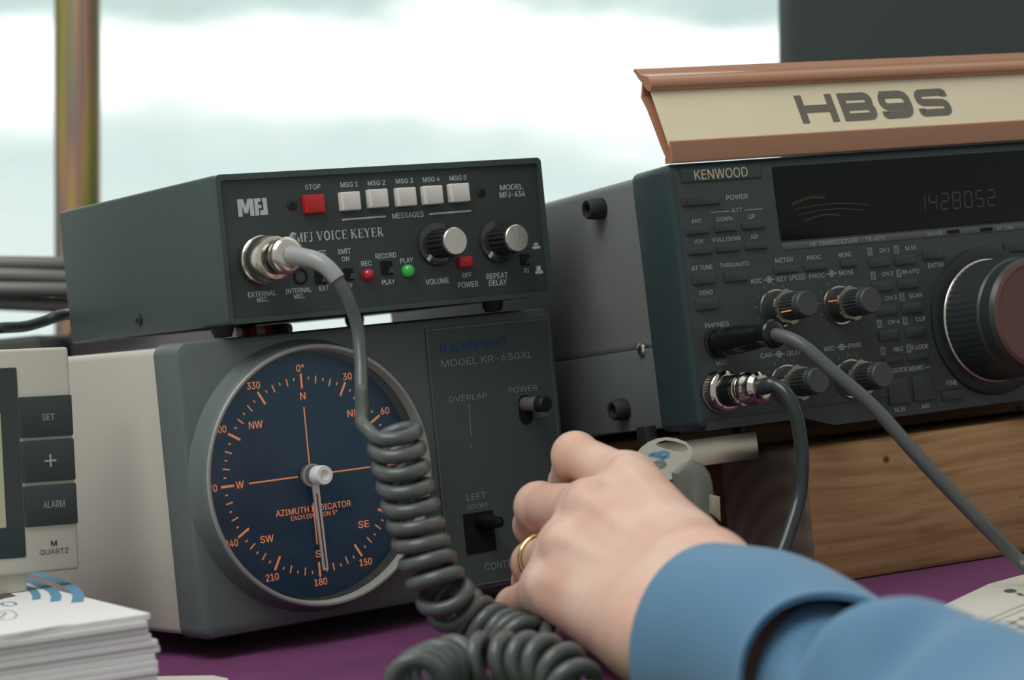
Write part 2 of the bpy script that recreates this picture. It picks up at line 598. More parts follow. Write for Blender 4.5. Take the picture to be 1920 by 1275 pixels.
def add_panel_block(bm, poly, y0, y1, bev=0.0, mi=0):
    """raised block on a front panel, front edge softened"""
    if not bev:
        add_prism(bm, poly, XZ, y0, y1, mi)
        return
    cx = sum(p[0] for p in poly) / len(poly)
    cz = sum(p[1] for p in poly) / len(poly)
    hw = max(p[0] for p in poly) - cx
    hh = max(p[1] for p in poly) - cz
    rings = []
    for f, y in ((0, y1), (0, y0 + bev), (0.3 * bev, y0 + 0.3 * bev), (bev, y0)):
        rings.append([bm.verts.new((cx + (p[0] - cx) * (1 - f / hw), y, cz + (p[1] - cz) * (1 - f / hh))) for p in poly])
    for A, B in zip(rings, rings[1:]):
        for i in range(len(poly)):
            j = (i + 1) % len(poly)
            bm.faces.new((A[i], A[j], B[j], B[i])).material_index = mi
    bm.faces.new(rings[-1]).material_index = mi

# ---- writing
import os
SANS = None
for root_ in (bpy.utils.resource_path('LOCAL'), bpy.utils.resource_path('SYSTEM')):
    fp_ = os.path.join(root_ or '', 'datafiles', 'fonts', 'Inter.woff2')      # the interface typeface shipped inside Blender
    if SANS is None and os.path.exists(fp_):
        try:
            SANS = bpy.data.fonts.load(fp_)
        except Exception:
            SANS = None
_txt = {}
def glyphs(s, bold):
    """outline of a line of writing, filled by the even-odd rule, in a unit box centred on 0"""
    if s not in _txt:
        cu = bpy.data.curves.new('t', 'FONT')
        cu.body = s
        if SANS:
            cu.font = SANS
        cu.resolution_u = 3
        cu.dimensions = '3D'
        cu.fill_mode = 'HALF'
        ob = bpy.data.objects.new('t', cu)
        COL.objects.link(ob)
        dg = bpy.context.evaluated_depsgraph_get()
        dg.update()
        me = ob.evaluated_get(dg).to_mesh()
        vs = [Vector((v.co.x, v.co.y)) for v in me.vertices]
        es = [tuple(e.vertices) for e in me.edges]
        ob.evaluated_get(dg).to_mesh_clear()
        bpy.data.objects.remove(ob)
        bpy.data.curves.remove(cu)
        r = delaunay_2d_cdt(vs, es, [], 0, 1e-6)
        seg = np.array([(vs[i].x, vs[i].y, vs[j].x, vs[j].y) for i, j in es])
        fs = []
        for f in r[2]:
            cx = sum(r[0][i].x for i in f) / len(f)
            cy = sum(r[0][i].y for i in f) / len(f)
            m = (seg[:, 1] > cy) != (seg[:, 3] > cy)
            q = seg[m]
            if (q[:, 0] + (cy - q[:, 1]) * (q[:, 2] - q[:, 0]) / (q[:, 3] - q[:, 1]) > cx).sum() % 2:
                fs.append(tuple(f))
        used = sorted({i for f in fs for i in f})
        mp_ = {v: k for k, v in enumerate(used)}
        vs = [(r[0][i].x, r[0][i].y) for i in used]
        fs = [tuple(mp_[i] for i in f) for f in fs]
        x0, x1 = min(v[0] for v in vs), max(v[0] for v in vs)
        z0, z1 = min(v[1] for v in vs), max(v[1] for v in vs)
        vs = [((x - x0) / max(1e-6, x1 - x0) - .5, (z - z0) / max(1e-6, z1 - z0) - .5) for x, z in vs]
        _txt[s] = (vs, fs)
    return _txt[s]
def put2d(bm, vs, fs, fn, mi=0):
    q = [bm.verts.new(fn(x, z)) for x, z in vs]
    for f in fs:
        try:
            bm.faces.new([q[i] for i in f]).material_index = mi
        except ValueError:
            pass
def text_local(bm, s, cx, cz, w, h, y, bold=0.012, mi=0):
    vs, fs = glyphs(s, bold)
    k = max(0.0, bold) * h * (1.6 if SANS else 0)
    for i, (dx, dz) in enumerate(((0, 0), (k, 0), (-k, 0), (0, k * .6), (0, -k * .6)) if k > 0 else ((0, 0),)):
        put2d(bm, vs, fs, lambda a, b: Vector((cx + a * (w - 2 * k) + dx, y - i * .000008, cz + b * (h - 1.2 * k) + dz)), mi)
class Writer:
    """places writing on a panel plane from where it is read in the photograph (crop origin + scale)"""
    def __init__(self, fr, y, ox=0, oy=0, sc=1.0, slope=-0.075):
        self.fr, self.y, self.ox, self.oy, self.sc, self.sl = fr, y, ox, oy, sc, slope
    def px(self, x, y):
        return self.ox + x / self.sc, self.oy + y / self.sc
    def pt(self, x, y, y0=None):
        return self.fr.on(*self.px(x, y), self.y if y0 is None else y0)
    def size(self, x, y, w, h, y0=None):
        a, b = self.pt(x - w / 2, y - w / 2 * self.sl, y0), self.pt(x + w / 2, y + w / 2 * self.sl, y0)
        c, d = self.pt(x, y - h / 2, y0), self.pt(x, y + h / 2, y0)
        return (b.x - a.x), (c.z - d.z)
    def text(self, bm, s, x, y, w, h, bold=0.012, mi=0):
        p = self.pt(x, y)
        ww, hh = self.size(x, y, w, h)
        text_local(bm, s, p.x, p.z, ww, hh, self.y, bold, mi)
    def line(self, bm, x0, y0, x1, y1, t, mi=0):
        a, b = self.pt(x0, y0), self.pt(x1, y1)
        strip(bm, [(a.x, a.z), (b.x, b.z)], t, lambda u, v: Vector((u, self.y, v)), mi)
_lay = [0]
def strip(bm, pts, t, fn, mi=0, closed=False, lift=None):
    """flat stroke with mitred joints along a 2-D polyline"""
    P = [Vector(p) for p in pts]
    n = len(P)
    L, R = [], []
    for i in range(n):
        a = P[i - 1] if (i > 0 or closed) else None
        b = P[(i + 1) % n] if (i < n - 1 or closed) else None
        d0 = (P[i] - a).normalized() if a is not None else (b - P[i]).normalized()
        d1 = (b - P[i]).normalized() if b is not None else d0
        n0, n1 = Vector((-d0.y, d0.x)), Vector((-d1.y, d1.x))
        mn = (n0 + n1)
        mn = mn.normalized() if mn.length > 1e-6 else n0
        k = 1 / max(0.35, mn.dot(n0))
        L.append(P[i] + mn * t / 2 * k)
        R.append(P[i] - mn * t / 2 * k)
    _lay[0] = (_lay[0] + 1) % 7
    sh = (lift or Vector((0, 0, 0))) * (_lay[0] * .00002)
    lv = [bm.verts.new(fn(*p) + sh) for p in L]
    rv = [bm.verts.new(fn(*p) + sh) for p in R]
    for i in range(n if closed else n - 1):
        j = (i + 1) % n
        bm.faces.new((lv[i], rv[i], rv[j], lv[j])).material_index = mi
def rpoly(pts, r, closed=False, n=4):
    """polyline with rounded corners"""
    P = [Vector(p) for p in pts]
    out = []
    N_ = len(P)
    for i, p in enumerate(P):
        if not closed and i in (0, N_ - 1):
            out.append(tuple(p))
            continue
        a, b = P[i - 1], P[(i + 1) % N_]
        da, db = (a - p), (b - p)
        rr = min(r, da.length * .49, db.length * .49)
        s, e = p + da.normalized() * rr, p + db.normalized() * rr
        for k in range(n + 1):
            t = k / n
            out.append(tuple(s * (1 - t) ** 2 + p * 2 * t * (1 - t) + e * t * t))
    return out
def wide_letter(ch, t, w=1.0):
    """square extended letters, box w x 1; returns list of (polyline, closed)"""
    h = t / 2
    x0, x1, z0, z1, zm = h, w - h, h, 1 - h, 0.5
    r = 0.28
    if ch == 'H':
        return [([(x0, 0), (x0, 1)], 0), ([(x1, 0), (x1, 1)], 0), ([(x0, zm), (x1, zm)], 0)]
    if ch == 'B':
        return [([(x0, 0), (x0, 1)], 0), (rpoly([(0, z1), (x1 - .03, z1), (x1 - .03, zm), (x0, zm)], r), 0), (rpoly([(x0, zm), (x1, zm), (x1, z0), (0, z0)], r), 0)]
    if ch == '9':
        return [(rpoly([(x0, z1), (x1, z1), (x1, z0), (x0, z0), (x0, .27)], r), 0), (rpoly([(x1, .42), (x0, .42), (x0, z1), (x1 * .6, z1)], r), 0)]
    if ch == 'S':
        return [(rpoly([(x1, .70), (x1, z1), (x0, z1), (x0, zm + .02), (x1, zm - .02), (x1, z0), (x0, z0), (x0, .30)], r), 0)]
    if ch == 'K':
        return [([(x0, 0), (x0, 1)], 0), ([(x1, 1), (x0 + .12, .5), (x1, 0)], 0)]
    if ch == 'E':
        return [(rpoly([(w, z1), (x0, z1), (x0, z0), (w, z0)], .2), 0), ([(x0, zm), (w, zm)], 0)]
    if ch == 'N':
        return [([(x0, 0), (x0, 1)], 0), ([(x1, 0), (x1, 1)], 0), ([(x0, .95), (x1, .05)], 0)]
    if ch == 'P':
        return [([(x0, 0), (x0, 1)], 0), (rpoly([(0, z1), (x1, z1), (x1, .4), (x0, .4)], .22), 0)]
    if ch == 'R':
        return [([(x0, 0), (x0, 1)], 0), (rpoly([(0, z1), (x1, z1), (x1, .42), (x0, .42)], .22), 0), ([(x1 * .55, .42), (x1, 0)], 0)]
    if ch == 'O':
        return [(rpoly([(x0, z0), (x1, z0), (x1, z1), (x0, z1)], .3, True), 1)]
    if ch == 'M':
        return [([(x0, 0), (x0, 1)], 0), ([(x1, 0), (x1, 1)], 0), ([(x0, .98), (w / 2, .25), (x1, .98)], 0)]
    if ch == 'F':
        return [([(x0, 0), (x0, 1)], 0), ([(0, z1), (w, z1)], 0), ([(x0, .48), (w * .9, .48)], 0)]
    if ch == 'J':
        return [(rpoly([(x1, 1), (x1, z0), (x0 * .2, z0)], .2), 0)]
    return []
def wide_word(bm, word, fn, adv, lw, t, lift=Vector((0, -1, 0)), mi=0):
    """adv: advance per letter, lw: letter width, both in letter heights"""
    x = 0
    for i, ch in enumerate(word):
        w_ = lw[i] if isinstance(lw, (list, tuple)) else lw
        for pl, cl in wide_letter(ch, t, w_):
            strip(bm, [(x + a, b) for a, b in pl], t, fn, mi, bool(cl), lift)
        x += w_ + adv
    return x - adv
def serif_word(bm, word, fn):
    """roman capitals with thick and thin strokes and bracket serifs; height 1; returns width"""
    TK, TN = 0.17, 0.07
    def arc(cx, cz, rx, rz, a0, a1, n=14):
        return [(cx + rx * math.cos(math.radians(a0 + (a1 - a0) * i / n)), cz + rz * math.sin(math.radians(a0 + (a1 - a0) * i / n))) for i in range(n + 1)]
    def sf(x, z, w=.26):
        return ([(x - w / 2, z), (x + w / 2, z)], .05)
    b, tp = .025, .975
    G = {
        'M': (1.0, [([(.14, 0), (.14, 1)], TN), ([(.84, 0), (.84, 1)], TK), ([(.14, 1), (.48, .05)], TK), ([(.48, .05), (.82, 1)], TN), sf(.14, b), sf(.84, b, .34), sf(.1, tp, .2), sf(.88, tp, .24)]),
        'F': (.68, [([(.2, 0), (.2, 1)], TK), ([(.1, tp - .01), (.62, tp - .01)], TN), ([(.2, .52), (.48, .52)], TN), ([(.61, 1), (.61, .78)], .05), ([(.48, .62), (.48, .42)], .05), sf(.2, b, .34)]),
        'J': (.5, [(rpoly([(.3, 1), (.3, .02), (.02, -.02), (.02, .12)], .2), .13), sf(.3, tp, .32)]),
        'V': (.86, [([(.14, 1), (.44, .02)], TK), ([(.44, .02), (.73, 1)], TN), sf(.14, tp, .32), sf(.74, tp, .24)]),
        'O': (.88, [(arc(.44, .5, .30, .46, 80, 280), TK), (arc(.44, .5, .30, .46, -100, 100), TK)]),
        'I': (.42, [([(.2, 0), (.2, 1)], TK), sf(.2, b, .34), sf(.2, tp, .34)]),
        'C': (.82, [(arc(.46, .5, .32, .46, 50, 310, 20), .13), ([(.68, 1), (.68, .7)], .05)]),
        'E': (.74, [([(.2, 0), (.2, 1)], TK), ([(.1, tp - .01), (.64, tp - .01)], TN), ([(.1, b + .01), (.66, b + .01)], TN), ([(.2, .52), (.5, .52)], TN), ([(.63, 1), (.63, .78)], .05), ([(.66, 0), (.66, .24)], .05), ([(.5, .63), (.5, .41)], .05)]),
        'K': (.88, [([(.2, 0), (.2, 1)], TK), ([(.28, .42), (.68, 1)], TN), ([(.36, .55), (.74, .02)], TK), sf(.2, b, .34), sf(.2, tp, .34), sf(.68, tp, .28), sf(.74, b, .3)]),
        'Y': (.84, [([(.14, 1), (.42, .48)], TK), ([(.42, .48), (.70, 1)], TN), ([(.42, .5), (.42, 0)], TK), sf(.14, tp, .3), sf(.70, tp, .26), sf(.42, b, .34)]),
        'R': (.84, [([(.2, 0), (.2, 1)], TK), (rpoly([(.1, tp - .01), (.58, tp - .01), (.58, .5), (.2, .5)], .24), .09), ([(.40, .5), (.72, .02)], TK), sf(.2, b, .34), sf(.74, b, .22)]),
    }
    x = 0
    for ch in word:
        if ch == ' ':
            x += .34
            continue
        w, st = G[ch]
        for pl, t in st:
            strip(bm, [(x + p[0], p[1]) for p in pl], t, fn, lift=Vector((0, -1, 0)))
        x += w + .04
    return x
SEG7 = {'0': 'abcdef', '1': 'bc', '2': 'abged', '4': 'fgbc', '5': 'afgcd', '8': 'abcdefg'}
def seven(bm, s, fn, w, h, gap, t, mi=0):
    x = 0
    for ch in s:
        seg = {'a': ((0, h), (w, h)), 'b': ((w, h), (w, h / 2)), 'c': ((w, h / 2), (w, 0)), 'd': ((0, 0), (w, 0)), 'e': ((0, 0), (0, h / 2)), 'f': ((0, h / 2), (0, h)), 'g': ((0, h / 2), (w, h / 2))}
        for k in SEG7[ch]:
            p, q = Vector(seg[k][0]), Vector(seg[k][1])
            d = (q - p).normalized() * t * .6
            strip(bm, [(x + p.x + d.x, p.y + d.y), (x + q.x - d.x, q.y - d.y)], t, fn, mi)
        x += w + gap
def cross_screw(parent, frame_o, axis, r, m='steel', name='screw', h=0.0012, label=None):
    bm = BM()
    add_lathe(bm, frame_o, axis, [(r, -0.0005), (r, h * .45), (r * .75, h * .85), (r * .3, h), (0, h)], 24)
    o = finish(name, bm, m, parent, label=label)
    a, u, w = basis(axis)
    bm = BM()
    for d, e in ((u, w), (w, u)):
        q = [Vector(frame_o) + a * (h * 1.03) + d * (r * .55 * s1) + e * (r * .12 * s2) for s1, s2 in ((-1, -1), (1, -1), (1, 1), (-1, 1))]
        bm.faces.new([bm.verts.new(p) for p in q])
    finish('cross_slot', bm, 'hole', o, 0)
    return o

# ================================================================== the setting
TZ = 0.75
bm = BM(); add_box(bm, -4, 4, -2.5, 1.98, -0.06, 0.0)
struct(finish('floor', bm, 'floor'))
bm = BM(); add_box(bm, -3.0, 3.0, 1.90, 1.96, 0.0, 0.80, 0.004)
struct(finish('wall_back', bm, 'tent'))
# window sheet: thin clear plastic with condensation drops, in the open side of the tent
bm = BM(); add_box(bm, -3.0, 3.0, 1.925, 1.9262, 0.80, 2.3)
win = struct(finish('window_1', bm, 'pane', smooth=0))
bm = BM()
for px, py, s in ((12, 328, 3.2), (20, 298, 2.6), (372, 14, 5.0), (360, 22, 3.5), (12, 390, 3.0), (6, 356, 2.4), (70, 470, 2.5), (36, 470, 3.4), (250, 35, 3.0), (30, 50, 3.2), (58, 90, 2.2)):
    p = at(px, py, 1.9245)
    add_lathe(bm, p + Vector((0, .0006, 0)), (0, -1, 0), [(.0009 * s, 0), (.0008 * s, .0003 * s), (.0005 * s, .0005 * s), (0, .0006 * s)], 12)
finish('water_drops', bm, 'drop', win)

# table with its purple cover; its front edge runs just in front of the things that stand on it
TE = Matrix.Translation((.05, .840, 0)) @ Matrix.Rotation(.10, 4, 'Z')
t = thing('table', 'table under the purple cloth that carries the radio equipment', 'table', mw=TE)
bm = BM(); add_box(bm, -0.85, 0.95, .004, .80, TZ - .0335, TZ - .0016, .003)
finish('tabletop', bm, 'table', t)
for sx, sy in ((-.78, .06), (.88, .06), (-.78, .74), (.88, .74)):
    bm = BM(); add_box(bm, sx - .02, sx + .02, sy - .02, sy + .02, 0, TZ - .0335, .003)
    finish('leg', bm, 'table', t)
bm = BM(); add_box(bm, -.86, .96, 0, .81, TZ - .0015, TZ, .0006)
o = finish('tablecloth', bm, 'cloth'); o.matrix_world = TE
tag(o, 'purple felt tablecloth spread under all the radio equipment', 'tablecloth')

# steel tent pole behind the table
tilt_axis = (_rt0 * math.sin(ROLL) + Vector((0, 0, 1)) * math.cos(ROLL)).normalized()
pb = at(145.5, 300, 1.70)
p0 = pb + tilt_axis * ((0.0 - pb.z) / tilt_axis.z)
pole_mw = Matrix.Translation(p0) @ Matrix.Rotation(ROLL, 4, 'Y')
t = thing('tent_pole', 'yellowish shiny steel tent pole standing before the bright window', 'pole', mw=pole_mw)
bm = BM(); add_lathe(bm, (0, 0, 0.004), (0, 0, 1), [(.0155, 0), (.0163, .001), (.0163, 2.2)], 48)
finish('tube', bm, 'pole', t)
bm = BM(); add_lathe(bm, (0, 0, 0.0), (0, 0, 1), [(.045, 0), (.045, .004), (.02, .006), (.019, .03), (.0164, .03)], 40)
finish('foot_plate', bm, 'steel', t)

# dark board behind the transceiver
e = at(1484, 60, 1.50)
bw = Matrix.Translation(Vector((e.x, e.y, TZ))) @ Matrix.Rotation(0.38, 4, 'Z') @ Matrix.Rotation(ROLL, 4, 'Y')
e_loc = bw.inverted() @ e
t = thing('dark_board', 'large dark grey board standing behind the lettered sign, with pale scuffs', 'board', mw=bw @ Matrix.Translation((e_loc.x, 0, 0)))
bm = BM(); add_box(bm, 0, .62, 0, .018, .066, .62, .0015)
board = finish('panel', bm, 'board', t)
for cx, cz, L in ((.045, .252, .006), (.099, .270, .012)):
    bm = BM(); strip(bm, [(cx, cz), (cx + L * .3, cz - L)], .0016, lambda a, b: Vector((a, -.0004, b)))
    finish('scuff', bm, 'scuff', board, 0)
for x in (.12, .50):
    bm = BM(); add_box(bm, x - .012, x + .012, -.05, .075, -.0, .012, .002); add_box(bm, x - .012, x + .012, .0, .018, .008, .0665, .001)
    for v in bm.verts:
        # feet follow the lean of the board: stand level on the table
        v.co.z += v.co.x * math.tan(ROLL) + .0006 if v.co.z < .02 else 0
    finish('foot', bm, 'board', t)

# ================================================================== voice keyer
t = thing('voice_keyer', 'dark green-grey metal box with five white square buttons, sitting on the dial control box', 'voice keyer', FM)
bm = BM(); add_box(bm, 0, MW, .0026, MD, 0, MH, .0014, 3)
# front lip of the cover, round the recessed panel
o = rrect(0, MW, 0, MH, .0022); i_ = rrect(.0022, MW - .0022, .0022, MH - .0026, .0012)
def ring_prism(bm, o, i_, y0, y1, mi=0):
    a0 = [bm.verts.new((x, y0, z)) for x, z in o]; b0 = [bm.verts.new((x, y0, z)) for x, z in i_]
    a1 = [bm.verts.new((x, y1, z)) for x, z in o]; b1 = [bm.verts.new((x, y1, z)) for x, z in i_]
    n = len(o)
    for k in range(n):
        j = (k + 1) % n
        for q in ((a0[k], a0[j], b0[j], b0[k]), (a0[k], a1[k], a1[j], a0[j]), (b0[k], b0[j], b1[j], b1[k]), (a1[k], b1[k], b1[j], a1[j])):
            bm.faces.new(q).material_index = mi
ring_prism(bm, o, i_, 0, .004)
finish('case', bm, 'keyer', t)
bm = BM(); add_box(bm, .0016, MW - .0016, .0015, .0035, .0016, MH - .0020, .0003, 1)
pan = finish('front_panel', bm, 'keyer_panel', t)
YP = .0015
wa = Writer(FM, YP - .0001, 390, 280, 3.7515, -.06)
wb = Writer(FM, YP - .0001, 640, 280, 3.75, -.06)
bm = BM()
for s, x, y, w, h in (('STOP', 737, 264, 110, 36), ('MSG 1', 993, 247, 122, 36), ('MIC', 795, 727, 76, 34), ('XMIT', 958, 717, 94, 38), ('ON', 967, 770, 54, 36), ('REC', 1115, 803, 75, 36),
                      ('EXTERNAL', 380, 1016, 198, 36), ('MIC.', 386, 1056, 80, 34), ('INTERNAL', 636, 992, 182, 36), ('MIC.', 642, 1033, 76, 34), ('EXT.', 822, 976, 78, 34), ('OFF', 985, 958, 72, 34)):
    wa.text(bm, s, x, y, w, h, .018)
for s, x, y, w, h in (('MSG 2', 247, 236, 122, 35), ('MSG 3', 443, 222, 122, 35), ('MSG 4', 632, 211, 118, 35), ('MSG 5', 820, 200, 118, 35), ('MODEL', 1196, 265, 160, 38), ('MFJ-434', 1202, 316, 176, 42),
                      ('MESSAGES', 468, 462, 220, 40), ('PLAY', 460, 781, 90, 36), ('RECORD', 313, 747, 148, 38), ('PLAY', 332, 932, 92, 36), ('VOLUME', 675, 927, 164, 40), ('OFF', 883, 885, 66, 36), ('POWER', 892, 950, 142, 42),
                      ('REPEAT', 1096, 889, 150, 40), ('DELAY', 1101, 937, 126, 40), ('X1', 1302, 850, 38, 34)):
    wb.text(bm, s, x, y, w, h, .018)
wb.line(bm, 5, 495, 313, 471, .0008)
wb.line(bm, 618, 455, 912, 432, .0008)
for x, y, up in ((1369, 668, .4), (1388, 843, 1.0)):       # pushed-in / out button symbols
    p = wb.pt(x, y)
    for dx, dz, hw, hh in ((0, -.0014, .0021, .0006), (0, .0002 * up, .0012, .0013 * up)):
        put2d(bm, [(p.x + dx - hw, p.z + dz - hh), (p.x + dx + hw, p.z + dz - hh), (p.x + dx + hw, p.z + dz + hh), (p.x + dx - hw, p.z + dz + hh)], [(0, 1, 2, 3)], lambda a, b: Vector((a, YP - .0001, b)))
finish('lettering', bm, 'print_white', pan, 0)
# serif title
a, b = wa.pt(612, 637), wb.pt(300, 598)
bm = BM()
probe = BM(); wv_ = serif_word(probe, 'MFJ VOICE KEYER', lambda a_, b_: Vector((a_, 0, b_))); probe.free()
hh = .0039
serif_word(bm, 'MFJ VOICE KEYER', lambda u, v: Vector((a.x + u / wv_ * (b.x - a.x), YP - .0001, a.z - .0010 + u / wv_ * (b.z - a.z) * .4 + v * hh)))
finish('title_lettering', bm, 'print_white', pan, 0)
# heavy slanting logo
bm = BM()
a = wa.pt(216, 475); b = wa.pt(423, 462); top = wa.pt(213, 352)
lw_, lh_ = b.x - a.x, top.z - a.z
def logo_fn(u, v):
    return Vector((a.x + u * lw_, YP - .0001, a.z + v * lh_))
for poly in ([(0, 0), (0, 1), (.20, 1), (.27, .55), (.34, 1), (.54, 1), (.54, 0), (.40, 0), (.40, .62), (.33, .18), (.21, .18), (.14, .62), (.14, 0)],
             [(.57, 0), (.57, 1), (.80, 1), (.80, .80), (.70, .80), (.70, .60), (.80, .60), (.80, .42), (.70, .42), (.70, 0)],
             [(.84, 1), (1.0, 1), (1.0, .02), (.74, .02), (.74, .30), (.86, .30), (.86, .80), (.84, .80)]):
    bm.faces.new([bm.verts.new(logo_fn(*p)) for p in poly])
finish('logo', bm, 'print_white', pan, 0)
# push buttons
def key_from_px(w, parent, name, m, cx, cy, ww, hh, prot, r=.0004, bev=.0007, label=None, ybase=None, skirt=False):
    yf = (w.y if ybase is None else ybase) - prot
    p = w.pt(cx, cy, yf)
    a, b = w.size(cx, cy, ww, hh, yf)
    bm = BM()
    add_panel_block(bm, rrect(p.x - a / 2, p.x + a / 2, p.z - b / 2, p.z + b / 2, r, 3), yf, (w.y if ybase is None else ybase) + .0006, bev)
    return finish(name, bm, m, parent, 40, label)
key_from_px(wa, t, 'button', 'red_key', 757, 382, 140, 132, .0028, label='red stop button')
for x, y in ((1012, 362),):
    key_from_px(wa, t, 'button', 'white_key', x, y, 132, 132, .0034, label='white square button')
for x, y in ((269, 343), (467, 332), (654, 319), (841, 303)):
    key_from_px(wb, t, 'button', 'white_key', x, y, 132, 132, .0034, label='white square button')
key_from_px(wb, t, 'button', 'red_key', 882, 790, 92, 76, .0025, label='small red power button')
for w, x, y in ((wa, 590, 390), (wb, 981, 300)):
    p = w.pt(x, y)
    cross_screw(t, (p.x, YP, p.z), (0, -1, 0), .0024, 'dark_steel', 'panel_screw', .0008)
# small lamps
for w, x, y, m, l in ((wa, 1135, 882, 'red_lens', 'red record lamp'), (wb, 478, 851, 'green_lens', 'lit green play lamp')):
    p = w.pt(x, y, YP - .002)
    bm = BM(); add_lathe(bm, (p.x, YP, p.z), (0, -1, 0), [(.0027, -.0002), (.0027, .0015), (.0024, .0027), (.0014, .0036), (0, .0039)], 28)
    finish('lamp', bm, m, t, label=l)
# slide switches in square openings
for w, x, y, s in ((wb, 318, 834, .0030), (wa, 985, 880, .0026), (wb, 1290, 775, .0026), (wa, 790, 900, .0028)):
    p = w.pt(x, y)
    bm = BM(); add_panel_block(bm, rrect(p.x - s, p.x + s, p.z - s, p.z + s, .0003, 2), YP - .0003, YP + .0004)
    sw = finish('switch', bm, 'hole', t, 40)
    bm = BM()
    add_prism(bm, [(p.x + s * .1, p.z - s * .8), (p.x + s * .95, p.z - s * .8), (p.x + s * .55, p.z + s * .1)], XZ, YP - .0030, YP)
    finish('slider', bm, 'knob_cap', sw, 0)
p = wa.pt(650, 895)
bm = BM(); add_lathe(bm, (p.x, YP, p.z), (0, -1, 0), [(.0035, -.0003), (.0035, .0003), (.0026, .0004), (.0024, -.0002), (0, -.0002)], 28)
finish('microphone_opening', bm, 'hole', t)
# pointer knobs with spun aluminium caps
def pointer_knob(cx, cz):
    k = finish('knob', (lambda b: (add_lathe(b, (cx, YP, cz), (0, -1, 0), [(.0098, .0003), (.0098, .0010), (.0094, .0016), (.0064, .0022)], 64), b)[1])(BM()), 'skirt', t)
    bm = BM()
    add_lathe(bm, (cx, YP, cz), (0, -1, 0), [(.0063, .0020), (.0061, .0130), (.0058, .0142)], 72, ribs=18, ribamp=.10, ribsel=(0, 1))
    finish('grip', bm, 'black', k, 30)
    bm = BM()
    add_lathe(bm, (cx, YP, cz), (0, -1, 0), [(.0060, .0140), (.0061, .0156), (.0057, .0160), (0, .0160)], 48)
    finish('cap', bm, 'silver', k, 30, 'spun aluminium cap')
    an = math.radians(226)
    d = Vector((math.cos(an), math.sin(an))); n_ = Vector((-d.y, d.x))
    c = Vector((cx, cz)) + d * .0081
    bm = BM()
    put2d(bm, [tuple(c + d * s1 * .0016 + n_ * s2 * .0009) for s1, s2 in ((-1, -1), (1, -1), (1, 1), (-1, 1))], [(0, 1, 2, 3)], lambda a_, b_: Vector((a_, YP - .0022, b_)))
    finish('pointer', bm, 'print_white', k, 0, 'white pointer mark')
for x, y in ((670, 666), (1100, 645)):
    p = wb.pt(x, y)
    pointer_knob(p.x, p.z)
# panel socket behind the microphone plug
CN = wa.pt(364, 780, YP)
bm = BM(); add_lathe(bm, (CN.x, YP, CN.z), (0, -1, 0), [(.0095, -.0004), (.0095, .0012), (.0090, .0018)], 48)
finish('microphone_socket', bm, 'dark_chrome', t)
# side screw and rubber feet
p = FM.side(262, 600, 0)
cross_screw(t, (0, p.y, p.z), (-1, 0, 0), .0026, 'dark_steel', 'side_screw', .0016)
for x, y in ((.0065, .020), (MW - .022, .018), (.075, MD - .035), (MW - .030, MD - .035)):
    fh = .0050 if y < .05 else .0058
    bm = BM(); add_lathe(bm, (x, y, .0008), (0, 0, -1), [(.0048, 0), (.0048, .0030), (.0036, fh + .0006), (0, fh + .0008)], 28)
    finish('rubber_foot', bm, 'black_soft', t)

# ================================================================== rotator control box with azimuth dial
t = thing('rotator_controller', 'wide grey control box with a big round azimuth dial, under the voice keyer', 'control box', FK)
BZ = .0217
bm = BM(); add_box(bm, .0015, KW - .0015, BZ - .002, KD, .001, KH - .0015, .003, 3)
finish('case', bm, 'ken_case', t)
bm = BM()
def bevel_block(bm, x0, x1, z0, z1, ys, r, n=6):
    """front moulding: list of (y, inset) from back to front"""
    rings = []
    for y, ins in ys:
        rings.append([bm.verts.new((x, y, z)) for x, z in rrect(x0 + ins, x1 - ins, z0 + ins, z1 - ins, max(.0008, r - ins * .6), n)])
    m = len(rings[0])
    for A, B in zip(rings, rings[1:]):
        for k in range(m):
            bm.faces.new((A[k], A[(k + 1) % m], B[(k + 1) % m], B[k]))
    bm.faces.new(rings[-1]); bm.faces.new(rings[0][::-1])
bevel_block(bm, 0, KW, 0, KH, [(BZ, .0004), (BZ - .001, 0), (.0035, .0), (.0012, .0009), (0, .0034)], .005)
fr_ = finish('front_moulding', bm, 'kenpro', t)
# label plate
wd = Writer(FK, -.0009, 780, 580, 4.723, -.09)
wc = Writer(FK, -.0009, 370, 620, 2.406, -.09)
we = Writer(FK, -.0009, 680, 560, 1.7825, -.09)
PX0, PX1, PZ0, PZ1 = .1246, .1938, .0030, .1207
bm = BM(); add_panel_block(bm, rrect(PX0, PX1, PZ0, PZ1, .0008, 3), -.0006, .0005)
plate = finish('label_plate', bm, 'ken_plate', t, 40)
bm = BM()
strip(bm, [(PX0 + .0006, PZ0 + .0006), (PX1 - .0006, PZ0 + .0006), (PX1 - .0006, PZ1 - .0006), (PX0 + .0006, PZ1 - .0006)], .00035, lambda a_, b_: Vector((a_, -.0008, b_)), 0, True)
finish('border_line', bm, 'ken_line', plate, 0)
bm = BM()
for s, x, y, w, h, bo in (('MODEL KR-650XL', 632, 440, 808, 62, -.006), ('OVERLAP', 460, 781, 340, 52, 0), ('POWER', 948, 705, 254, 52, 0), ('OFF', 1117, 933, 98, 42, 0)):
    wd.text(bm, s, x, y, w, h, bo)
for s, x, y, w, h in (('LEFT', 380, 661, 64, 22), ('(CCW)', 385, 693, 66, 18), ('RIGHT', 572, 634, 84, 22), ('(CW)', 577, 666, 52, 18), ('CONTROL', 472, 887, 126, 25)):
    we.text(bm, s, x, y, w, h, .0)
wd.line(bm, 466, 838, 492, 1140, .0003)
finish('lettering', bm, 'print_dim', plate, 0)
bm = BM()
a = wd.pt(222, 390); b = wd.pt(805, 333); top = wd.pt(214, 302)
KWd = 6 * .96 + 5 * .20
